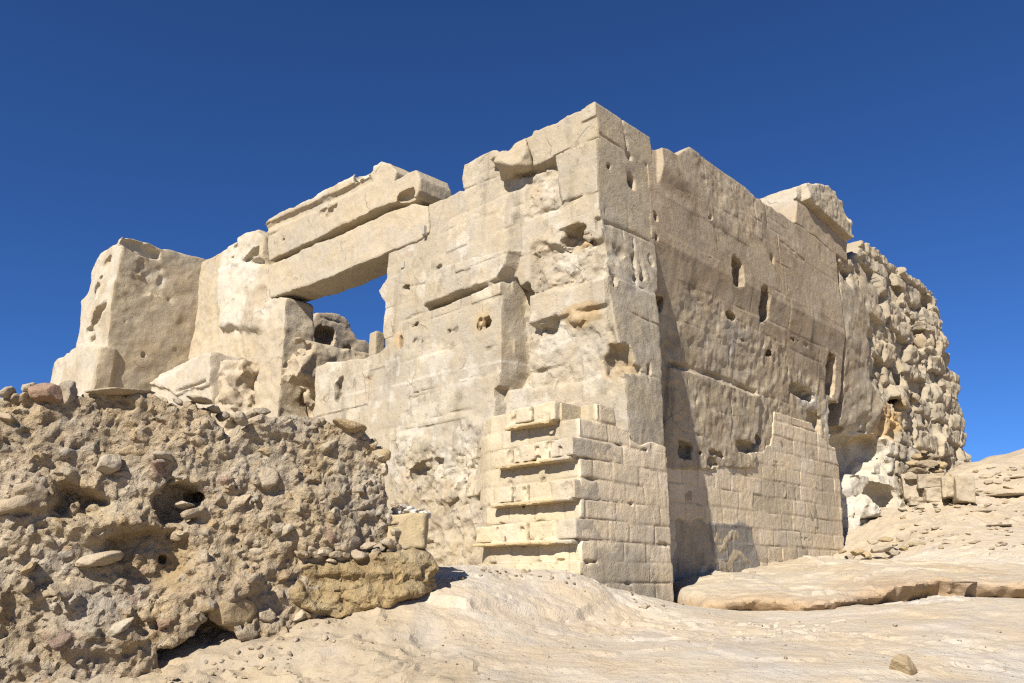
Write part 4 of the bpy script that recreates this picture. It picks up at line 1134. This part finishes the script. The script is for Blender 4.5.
# ================================================================== FOREGROUND RUBBLE WALL
Wd = np.array([-.866, -.5]); Wn = np.array([.5, -.866])
W_F = Frame((-.89, 6.6), Wd, Wn)
rubble = empty('rubble_wall', (-2.3, 5.9, .9), 'crumbling wall of rough brown stones and earth mortar filling the lower left foreground', 'wall')
EMB = []
def rubble_wall():
    v = Vol(W_F, (-.55, 3.75), (-.85, .42), (.55, 3.15), .0130, 111, np.array([.60, .475, .32]))
    top = [(391, 548), (393, 514), (391, 496), (387, 477), (389, 467), (388, 453), (378, 445), (370, 436), (366, 430), (347, 424), (329, 422), (305, 421), (290, 420), (279, 420), (260, 410), (247, 414), (236, 430), (226, 424), (208, 408), (200, 400), (178, 399), (150, 394), (140, 389), (131, 393), (112, 393), (94, 397), (73, 396), (68, 388), (56, 384), (44, 388), (23, 392), (5, 393), (0, 396), (-60, 392), (-160, 380)]
    P = list(map(tuple, W_F.pts(top))); P += [(5.5, P[-1][1]), (5.5, 0), (-.0, 0), (0.02, 1.3)]
    d = sdpoly(v.U2, v.Z2, np.array(P))+.03*v.fbm2(.18, 3)
    # foot projects toward the viewer on the left, recedes at the right
    zmid = 1.75
    v.h[:] = .0+.10*np.clip(zmid-v.Z2, 0, 1)*sstep(.3, 1.6, v.U2)
    v.h += v.fbm2(.55, 3)*.035+v.facet(.18, 3, .55)*.027+v.facet(.07, 3, .6)*.018
    # big hollows and bulges traced from the wall
    for pl, a, sf in (([(62, 488), (80, 484), (108, 500), (104, 518), (70, 522), (60, 510)], -.18, .04), ([(152, 492), (170, 484), (196, 488), (196, 518), (160, 524), (152, 510)], -.2, .03),
                      ([(110, 540), (135, 533), (172, 536), (178, 560), (160, 574), (120, 572), (108, 556)], -.09, .03), ([(0, 600), (40, 600), (76, 600), (70, 640), (60, 680), (0, 690)], -.04, .06),
                      ([(165, 655), (190, 640), (208, 624), (215, 636), (228, 640), (225, 655), (200, 668), (170, 672)], -.38, .03), ([(13, 478), (50, 474), (58, 500), (14, 502)], .06, .02),
                      ([(70, 505), (150, 505), (155, 540), (90, 540), (60, 520)], .09, .05), ([(40, 590), (110, 605), (140, 640), (60, 660), (38, 640)], .07, .05),
                      ([(300, 490), (348, 485), (352, 550), (310, 538)], .05, .05), ([(255, 380), (300, 395), (295, 440), (250, 420)], .03, .06),
                      ([(290, 545), (345, 562), (400, 552), (400, 620), (290, 640), (262, 600)], -.05, .05), ([(190, 590), (205, 560), (260, 575), (250, 600), (215, 612)], .08, .06)):
        v.raise_(pl, a, sf, 0, .06)
    v.groove([(305, 536), (318, 540), (330, 552), (342, 560)], .10, .02)
    v.rough[:] = 1
    v.col += (np.array([.61, .505, .36])-v.col)*(sstep(-.2, .6, v.fbm2(.5, 4)))[..., None]
    v.col += (np.array([.53, .41, .265])-v.col)*(sstep(.1, .8, v.fbm2(.35, 4))*.7)[..., None]
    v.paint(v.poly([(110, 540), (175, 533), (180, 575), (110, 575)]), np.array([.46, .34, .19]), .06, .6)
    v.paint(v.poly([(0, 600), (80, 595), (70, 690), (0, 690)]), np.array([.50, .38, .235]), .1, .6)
    v.paint(v.poly([(300, 490), (348, 485), (352, 550), (310, 538)]), np.array([.52, .43, .31]), .08, .7)
    v.build(.72, d, .05)
    v.f = smax(v.f, -(v.U-.02+.05*v.n3(.2)), .08)
    v.f = smax(v.f, v.U-3.5+.28*(v.Z-1.5)+.12*v.n3(.35)+.05*v.n3(.12), .08)
    wp = (v.n3(.10)*.022+v.n3(.045)*.012).astype(np.float32)
    rg = np.random.default_rng(5); cols = [np.zeros(3)]
    n_try = 0
    sizes = np.sort(np.concatenate([rg.uniform(.06, .105, 58), rg.uniform(.028, .06, 300), rg.uniform(.014, .028, 1200)]))[::-1]
    placed = []
    for r in sizes:
        for _ in range(14):
            u = rg.uniform(0, 3.65); z = rg.uniform(.7, 3.0)
            iu = int(np.clip((u-v.u[0])/v.res, 0, len(v.u)-1)); iz = int(np.clip((z-v.z[0])/v.res, 0, len(v.z)-1))
            if d[iu, iz] > -.015: continue
            if r > .03 and any((u-a)**2+(z-b)**2 < (.85*(r+c))**2 for a, b, c in placed): continue
            break
        else: continue
        if r > .03: placed.append((u, z, r))
        a, bb, cc = rg.normal(0, .5), rg.normal(0, .5), rg.normal(0, .45)
        ca, sa, cb, sb, cg, sg = math.cos(a), math.sin(a), math.cos(bb), math.sin(bb), math.cos(cc), math.sin(cc)
        A = np.array([[ca*cb, sa*cb, -sb], [-sa, ca, 0], [ca*sb, sa*sb, cb]])
        A = A@np.array([[cg, 0, sg], [0, 1, 0], [-sg, 0, cg]])
        rr = (r*rg.uniform(1.0, 1.7), r*rg.uniform(.8, 1.2), r*rg.uniform(.5, .95))
        hh = float(v.h[iu, iz])
        if r >= .06:
            EMB.append((u, hh-rr[1]*rg.uniform(.6, .95), z, rr, rg.integers(12), rg.random())); continue
        v.blob((u, hh-rr[1]*rg.uniform(.1, .8), z), rr, A, rg.uniform(2.3, 4.2), .005, warp=wp*min(1, r/.06), cid=len(cols), cuts=6)
        t = rg.random()
        c = np.array([.56, .45, .31]) if t < .6 else np.array([.60, .505, .37]) if t < .85 else np.array([.52, .385, .23]) if t < .96 else np.array([.47, .33, .24])
        cols.append(c*rg.uniform(.88, 1.1))
    # ochre stones picked out in the photograph's wall
    for px, py, wx, wy, n, c in ((233, 612, 25, 17, .12, (.46, .33, .17)), (120, 628, 16, 12, .16, (.45, .36, .25)), (32, 490, 19, 11, .12, (.43, .345, .24)), (186, 504, 10, 5, .02, (.45, .36, .24)), 
                                 (182, 532, 10, 5, .02, (.42, .32, .22)), (30, 567, 9, 4, .10, (.40, .25, .17)), (27, 585, 8, 9, .09, (.38, .26, .2)), (60, 590, 14, 10, .16, (.43, .34, .23)), (100, 560, 8, 22, .12, (.42, .33, .21)), (285, 530, 9, 8, .08, (.46, .34, .19)),
                                 (337, 512, 6, 7, .08, (.45, .35, .22)), (330, 446, 12, 10, .06, (.44, .34, .21)), (382, 455, 8, 7, .04, (.45, .33, .18)), (385, 469, 5, 7, .02, (.45, .34, .2)), (270, 408+70, 12, 14, .06, (.40, .29, .2)), (6, 415, 9, 8, .08, (.41, .31, .19)), (110, 462, 14, 10, .08, (.45, .35, .23)), (165, 455, 14, 8, .08, (.44, .35, .23))):
        u0, z0 = W_F.hit(px, py, n); w = abs(W_F.hit(px+wx, py, n)[0]-u0); hh = abs(W_F.hit(px, py+wy, n)[1]-z0)
        EMB.append((u0, n-.075, z0, (w, .11, hh), int(rg.integers(12)), c))
    for q in ((161, 559, 6, 6, .2, -.12), (196, 497, 8, 4, .2, -.15), (185, 500, 14, 8, .12, -.1)): v.hole(*q, warp=wp)
    v.roughen(((.12, .012), (.06, .009), (.03, .005)))
    return v.mesh('wall_body', M_RUB, rubble, idcols=np.array(cols))
rubble_wall()

def ochre_rock():
    v = Vol(W_F, (-.95, 1.4), (-1.15, .55), (.9, 2.0), .0145, 121, np.array([.52, .385, .205]))
    pl = [(300, 560), (312, 552), (345, 560), (372, 556), (393, 549), (428, 545), (436, 552), (440, 572), (440, 588), (418, 596), (395, 600), (380, 606), (340, 614), (312, 614), (292, 606)]
    P = W_F.pts(pl, .08)
    d = sdpoly(v.U2, v.Z2, P)+.03*v.fbm2(.2, 3)
    # layered: hard and soft beds
    bed = v.n2((1.2, .035))+.6*v.n2((.6, .07))
    v.h[:] = .08+.010*bed+.05*v.fbm2(.35, 3)+v.facet(.28, 4, .55, asp=1.6)*.055
    v.build(.95, d, .08)
    v.f = smax(v.f, -(v.U+.42+.25*v.N+.05*v.n3(.25)+.03*v.n3((.6, .6, .04))), .10)
    v.f += v.n3((.4, .4, .03))*.012+v.n3((.15, .15, .04))*.012+v.n3(.05)*.006
    wp = v.n3(.08)*.03
    v.col += (np.array([.57, .45, .27])-v.col)*(sstep(-.2, .6, v.fbm2((.5, .08), 4))*.8)[..., None]
    v.col += (np.array([.45, .305, .14])-v.col)*(sstep(.2, .8, v.fbm2((.3, .1), 4))*.7)[..., None]
    o = v.mesh('rock_outcrop', M_RUB, None)
    tag(o, 'overhanging layered ochre rock that carries the right end of the rubble wall', 'rock', kind='thing')
ochre_rock()
def sand_block():
    u, z = W_F.hit(413, 531, .05)
    fr = W_F
    v = Vol(fr, (u-.35, u+.25), (-.45, .25), (z-.22, z+.22), .0115, 123, np.array([.58, .46, .27]))
    a = math.radians(-24); ca, sa = math.cos(a), math.sin(a)
    du, dn = v.U-u+.01, v.N+.10
    x = du*ca+dn*sa; y = -du*sa+dn*ca
    f = smax(smax(np.abs(x)-.165-.01*(v.Z-z), np.abs(y)-.17, .05), np.abs(v.Z-z+.04*du)-.135, .025)
    f = smax(f, x*.0-du*.75+dn*.66-.20, .03)
    v.f = (f+v.n3(.2)*.014+(np.abs(v.n3(.09))-.3)*.016+v.n3(.04)*.003).astype(np.float32)
    o = v.mesh('sandstone_block', M_BRK, None)
    tag(o, 'smooth yellow sandstone block set into the right end of the rubble wall', 'stone block', kind='thing')
    return u, z
sand_block()

# ================================================================== LOOSE STONES
def stone_proto(seed, flat=.7, cuts=9, round_=.03):
    n = 34; m = 1.3
    ax = np.linspace(-m, m, n)
    v = Vol(X_F, (-m, m), (-m, m), (-m, m), 2*m/n/Q, seed)
    rg = v.rng
    v.f = (v.ell((0, 0, 0), (1, .8, flat), p=2.6)+0*v.U+0*v.N+0*v.Z).astype(np.float32)
    for _ in range(cuts):
        dv = rg.normal(size=3); dv /= np.linalg.norm(dv)
        off = rg.uniform(.6, .92)*math.sqrt(dv[0]**2+(.8*dv[1])**2+(flat*dv[2])**2)
        v.f = smax(v.f, v.U*dv[0]+v.N*dv[1]+v.Z*dv[2]-off, round_)
    v.f = v.f+v.n3(.6)*.06+v.n3(.25)*.03+v.n3(.14)*.022
    V, Fq = surface_nets(v.f); V = V*v.res-m
    return make_mesh('stone', V, Fq)
PROTO = [stone_proto(200+i, [.75, .6, .45, .8, .55, .4, .7, .65, .3, .5, .85, .35][i], 6+i % 7) for i in range(12)]
def box_proto(seed):
    n = 34; m = 1.3
    ax = np.linspace(-m, m, n)
    v = Vol(X_F, (-m, m), (-m, m), (-m, m), 2*m/n/Q, seed)
    v.f = smax(smax(np.abs(v.U)-1, np.abs(v.N)-.9, .12), np.abs(v.Z)-.95, .12).astype(np.float32)+v.n3(.9)*.07+v.n3(.3)*.05+v.n3(.15)*.02
    V, Fq = surface_nets(v.f); V = V*v.res-m
    return make_mesh('block', V, Fq)
PROTO.append(box_proto(300)); PROTO.append(box_proto(301))
PM = {}
def pm(i, mat):
    k = (i, mat.name)
    if k not in PM:
        me = PROTO[i].copy(); me.materials.append(mat); PM[k] = me
    return PM[k]
RG = np.random.default_rng(404)
def stone(name, pos, r, mat, label, cat='stone', group=None, i=None, flat=None, rot=None, parent=None, sink=.3):
    i = int(RG.integers(12)) if i is None else i
    o = bpy.data.objects.new(name, pm(i, mat)); COL.objects.link(o)
    sx = r*RG.uniform(.85, 1.25) if np.isscalar(r) else r[0]
    sy = r*RG.uniform(.8, 1.1) if np.isscalar(r) else r[1]
    sz = (r*RG.uniform(.7, 1.1) if flat is None else r*flat) if np.isscalar(r) else r[2]
    o.scale = (sx, sy, sz)
    o.rotation_euler = (RG.normal(0, .2), RG.normal(0, .2), RG.uniform(0, 6.28)) if rot is None else rot
    p = np.array(pos, float)
    if parent is not None:
        p = p-np.array(parent.location); o.parent = parent
    o.location = (p[0], p[1], p[2]+sz*(.6-sink))
    if parent is None: tag(o, label, cat, group, 'thing')
    return o
def embed(root, fr, lst, mats, k0=1.0):
    for (u, n, z, rr, i, c) in lst:
        p = fr.world(np.array([[u, n, z]]))[0]-np.array(root.location)
        t = c if np.isscalar(c) else (.9 if c[2] < .18 else .7 if c[0] > .435 else .3)
        m = mats[0] if t < .62 else mats[1] if t < .84 else mats[2] if t < .96 else mats[3]
        o = bpy.data.objects.new('stone', pm(int(i), m)); COL.objects.link(o); o.parent = root
        o.location = p; o.scale = (rr[0]*1.05, rr[1], rr[2]*1.25)
        o.rotation_euler = (RG.normal(0, .2), RG.normal(0, .3), math.atan2(fr.U[1], fr.U[0])+RG.normal(0, .3))
M_BROWN = stone_mat('brown wall stone', .09, .5, .012, .005, base=(.56, .45, .31), rand=.12, gain=.92)
M_BUFF = stone_mat('buff wall stone', .09, .5, .012, .005, base=(.60, .51, .37), rand=.12, gain=.92)
M_OCHRE = stone_mat('ochre wall stone', .09, .5, .012, .005, base=(.53, .40, .235), rand=.12, gain=.92)
M_RED = stone_mat('reddish wall stone', .09, .5, .012, .005, base=(.48, .34, .255), rand=.12, gain=.92)
for k in range(26):
    t = k/25; px = 300+112*t; py = np.interp(px, [300, 345, 393, 412], [556, 556, 548, 552])+RG.uniform(-7, 6)
    n_ = RG.uniform(.0, .06); u_, z_ = W_F.hit(px, py, n_); r_ = RG.uniform(.03, .06)
    EMB.append((u_, n_, z_, (r_*1.3, r_, r_*.8), int(RG.integers(12)), float(RG.random())))
for k in range(12):
    px = RG.uniform(384, 398); py = RG.uniform(505, 552); n_ = RG.uniform(-.06, .03); u_, z_ = W_F.hit(px, py, n_); r_ = RG.uniform(.03, .055)
    EMB.append((u_, n_, z_, (r_*1.2, r_, r_*.85), int(RG.integers(12)), float(RG.random())))
embed(rubble, W_F, EMB, (M_BROWN, M_BUFF, M_OCHRE, M_RED))
# along the ragged crown of the rubble wall
crown = [(8, 391, 12), (30, 388, 13), (72, 391, 8), (95, 396, 9), (110, 396, 8), (150, 396, 9), (163, 400, 8), (178, 400, 9), (190, 404, 9), (214, 408, 9), (222, 416, 8), (250, 415, 9), (262, 410, 10), (283, 418, 9), (296, 424, 8), (308, 422, 10),
         (318, 427, 8), (330, 424, 9), (372, 441, 7), (378, 448, 7), (362, 437, 8), (205, 412, 7), (86, 401, 7), (18, 398, 8), (134, 396, 7), (342, 432, 8)]
for px, py, w in crown:
    n = -.08+RG.uniform(-.08, .06); u, z = W_F.hit(px, py, n)
    p = W_F.world(np.array([[u, n, z]]))[0]; r = w*p[1]/831*.95
    stone('crown_stone', p-np.array([0, 0, r*.4]), r, M_STONE if RG.random() < .75 else M_PALE, 'rough stone loose on the ragged top of the foreground rubble wall', 'stone', 'loose stones along the top of the rubble wall')
def crown_special(px, py, n, r, mat, i, rot, name, label):
    u, z = W_F.hit(px, py, n); p = W_F.world(np.array([[u, n, z]]))[0]
    stone(name, p-np.array([0, 0, r[2]*.3]), r, mat, label, 'stone', None, i, rot=rot)
M_PINK = stone_mat('pinkish field stone', .09, .5, .012, .005, base=(.40, .27, .19), rand=.12)
M_SAND = stone_mat('yellow field stone', .09, .5, .012, .005, base=(.47, .36, .215), rand=.12)
crown_special(48, 394, -.02, (.12, .10, .10), M_PINK, 0, (.2, .3, .4), 'field_stone', 'reddish boulder at the highest point of the rubble wall')
crown_special(66, 392, -.04, (.07, .09, .12), M_PALE, 3, (.1, .2, 1.4), 'field_stone', 'pale upright stone beside the reddish boulder on the rubble wall')
crown_special(122, 392, -.02, (.22, .12, .07), M_STONE, 8, (0, -.08, .5), 'flat_stone', 'long flat stone lying on top of the rubble wall')
crown_special(241, 419, .06, (.07, .06, .09), M_PALE, 4, (.4, .5, .3), 'field_stone', 'pale grey angular stone leaning at the dip in the top of the rubble wall')
crown_special(200, 400, -.02, (.10, .09, .055), M_PALE, 5, (0, .1, .6), 'flat_stone', 'pale flat stone on the rubble wall below the broken dado')
crown_special(350, 427, .0, (.16, .11, .075), M_SAND, 1, (0, .18, .5), 'field_stone', 'broad tan stone capping the right part of the rubble wall')
crown_special(383, 455, .0, (.065, .06, .06), M_SAND, 10, (.3, 0, .2), 'field_stone', 'rounded yellow stone at the upper right corner of the rubble wall')
# white lumps behind the sandstone block
for k in range(11):
    px = 396+2.9*k+RG.uniform(-1.5, 1.5); lift = RG.random()*max(0, 1-abs(px-404)/14)
    p = at(px, 514-13*lift, 6.70+.10*RG.random()); rr = RG.uniform(4.5, 7.5)*6.7/831
    stone('gypsum_lump', p, rr, M_WHITE, 'white gypsum lump heaped behind the yellow sandstone block', 'stone', 'white lumps behind the sandstone block', sink=.7)
# the stack of flat stones by the far wall, the courses under it
for k, (px, py, w, h) in enumerate(((915, 480, 11, 5), (932, 480, 12, 5), (946, 478, 8, 5), (918, 472, 12, 5), (936, 471, 11, 5), (914, 464, 9, 4), (928, 464, 11, 5), (942, 466, 7, 4), (921, 457, 9, 4), (934, 459, 7, 4), (924, 452, 5, 3))):
    d_ = on_ground(px, 484, 9, 26)[1]; p = at(px, py, min(d_, 15.6)-.15+.12*(k % 3)); sc = d_/831
    stone('stacked_stone', p-np.array([0, 0, h*sc*.3]), (w*sc, w*sc*.8, h*sc*1.15), M_SAND if k % 3 else M_STONE, 'flat brown stone in the heap piled against the far wall', 'stone', 'flat stones heaped by the far wall', rot=(RG.normal(0, .12), RG.normal(0, .12), RG.uniform(0, 6.28)))
low = empty('low_block_wall', on_ground(940, 507, 9, 26), 'low stub of pale squared blocks under the heap of flat stones on the slope', 'wall')
for k, (px, py, w, h) in enumerate(((913, 489, 10, 15), (930, 483, 13, 8), (934, 497, 11, 8), (950, 489, 8, 12), (963, 492, 9, 14), (920, 503, 12, 5))):
    d_ = on_ground(px, 507, 9, 26)[1]; p = at(px, py, d_+.36); sc = d_/831
    o = stone('block', p-np.array([0, 0, h*sc*.2]), (w*sc, .3, h*sc), M_PALE, None, i=12+k % 2, rot=(0, .02*k, -.45+.1*(k % 3)), parent=low)
# stones at the foot of the plastered hollow
for k, (px, py, r) in enumerate(((880, 552, 11), (866, 556, 7), (893, 553, 8), (857, 553, 6), (850, 558, 5), (905, 550, 6), (873, 543, 6), (886, 541, 7), (900, 540, 5), (842, 553, 5), (895, 546, 4), (912, 545, 4))):
    p = at(px, py, 12.3+.1*(k % 3)); rr = r*12.4/831
    stone('fallen_stone', p, rr, M_SAND if k % 2 else M_PALE, 'fallen stone at the foot of the white hollow in the far wall', 'stone', 'fallen stones at the foot of the hollow', flat=.7)
# the slope: a scatter of stones
for k in range(120):
    px = 902+130*RG.random()**.8; t = RG.random(); top_ = np.interp(px, [902, 950, 972, 1024, 1040], [505, 500, 468, 457, 450])
    py = top_+4+(548-top_)*t**1.3
    p = on_ground(px, py, 9, 26); rr = RG.uniform(1.4, 4.2)*(1 if RG.random() < .85 else 1.7)*p[1]/831
    stone('slope_stone', p, rr, M_PALE if RG.random() < .85 else M_SAND, 'small stone strewn on the rubbly slope at the right', 'stone', 'stones strewn over the slope', flat=.6, sink=.45)
for px, py, w, h in ((1010, 497, 20, 5), (1000, 526, 12, 3), (985, 512, 11, 3), (1018, 478, 9, 3)):
    p = on_ground(px, py, 9, 26); sc = p[1]/831
    stone('slope_slab', p, (w*sc, w*sc*.6, h*sc), M_PALE, 'flat slab bedded in the rubbly slope at the right', 'stone', 'flat slabs bedded in the slope', 8, rot=(0, 0, -.3))
# open ground
p = on_ground(903, 670, 4, 9)
stone('boulder', p, (.10, .09, .085), M_SAND, 'lone small boulder lying on the bare ground at lower right', 'stone', None, 3, rot=(.1, .2, .7))
p = on_ground(955, 584, 7, 12)
stone('pale_slab', at(966, 583, 8.45), (.14, .08, .035), M_PALE, 'pale slab of stone wedged under the lip of the bedrock ledge', 'stone', None, 8, rot=(0, .05, .1))
for k in range(190):
    px = RG.uniform(330, 1020); py = 612+70*RG.random()**.8
    p = on_ground(px, py, 4, 9); rr = RG.uniform(.6, 1.5)*(2.2 if RG.random() < .08 else 1)*p[1]/831
    stone('pebble', p, rr, M_PALE if RG.random() < .6 else M_STONE, 'pebble lying on the bare sandy ground before the ruin', 'pebble', 'pebbles on the open ground', sink=.4)
for k in range(70):
    t = RG.random(); px = 445+400*t; py = np.interp(px, [445, 480, 577, 640, 672, 690, 755, 845], [578, 569, 573, 598, 609, 585, 568, 562])+RG.uniform(-2, 6)+RG.exponential(3)
    p = on_ground(px, py, 6, 15); rr = RG.uniform(1.2, 2.6)*(2.0 if RG.random() < .12 else 1)*p[1]/831
    stone('foot_chip', p, rr, M_PALE if RG.random() < .7 else M_SAND, 'chip of stone fallen at the foot of the temple walls', 'stone', 'chips along the foot of the temple', sink=.4)
for k in range(46):
    px = RG.uniform(165, 335); py = np.interp(px, [165, 250, 335], [672, 652, 625])+RG.uniform(-6, 30)
    p = on_ground(px, min(py, 684), 4, 9); rr = RG.uniform(1.2, 4.0)*p[1]/831
    stone('fallen_rubble', p, rr, M_STONE if RG.random() < .7 else M_PALE, 'broken stone fallen on the bank at the foot of the rubble wall', 'stone', 'fallen rubble below the foreground wall', sink=.4)
for k, (px, py, r) in enumerate(((182, 655, 8), (196, 660, 7), (205, 655, 6), (176, 664, 5), (214, 652, 5))):
    p = at(px, py, 6.0); stone('cave_stone', p, r*6/831, M_STONE, 'shaded stone lying inside the dark hollow under the rubble wall', 'stone', 'stones in the dark hollow')
print('stones', time.time()-T0)

# ================================================================== LIGHT, SKY, CAMERA
from mathutils import Vector
sun2 = -R2+.31*(-L2)
sun = Vector((sun2[0], sun2[1], .80)).normalized()
el = math.asin(sun.z); az = math.atan2(sun.x, sun.y)
ld = bpy.data.lights.new('sun', 'SUN'); ld.energy = 5.0; ld.angle = math.radians(.53); ld.color = (1.0, .945, .86)
lo = bpy.data.objects.new('sun', ld); COL.objects.link(lo); lo.rotation_euler = sun.to_track_quat('Z', 'Y').to_euler(); lo.location = (-8, -14, 14)
w = bpy.data.worlds.new('World'); scene.world = w; w.use_nodes = True
nt = w.node_tree; bg = nt.nodes['Background']; bg.inputs[1].default_value = .065
sky = nt.nodes.new('ShaderNodeTexSky'); sky.sky_type = 'NISHITA'; sky.sun_disc = False
sky.sun_elevation = el; sky.sun_rotation = az
sky.altitude = 3000; sky.air_density = 1.0; sky.dust_density = 0.0; sky.ozone_density = 10.0
tint = nt.nodes.new('ShaderNodeMix'); tint.data_type = 'RGBA'; tint.blend_type = 'MULTIPLY'; tint.inputs[0].default_value = 1
tint.inputs[7].default_value = (.60, .80, 1, 1)
nt.links.new(sky.outputs[0], tint.inputs[6]); nt.links.new(tint.outputs[2], bg.inputs[0])
cd = bpy.data.cameras.new('camera'); cam = bpy.data.objects.new('camera', cd); COL.objects.link(cam)
cd.sensor_width = 36; cd.lens = FPX/1024*36; cd.clip_end = 3000; cd.clip_start = .05
cam.location = (0, 0, EYE); cam.rotation_euler = (math.pi/2+PITCH, 0, 0)
scene.camera = cam
scene.cycles.use_denoising = False
scene.cycles.pixel_filter_type = 'BLACKMAN_HARRIS'; scene.cycles.filter_width = 1.25
vs = scene.view_settings; vs.view_transform = 'Standard'; vs.look = 'None'; vs.gamma = 1; vs.exposure = .87; vs.use_curve_mapping = False
print('done', time.time()-T0)
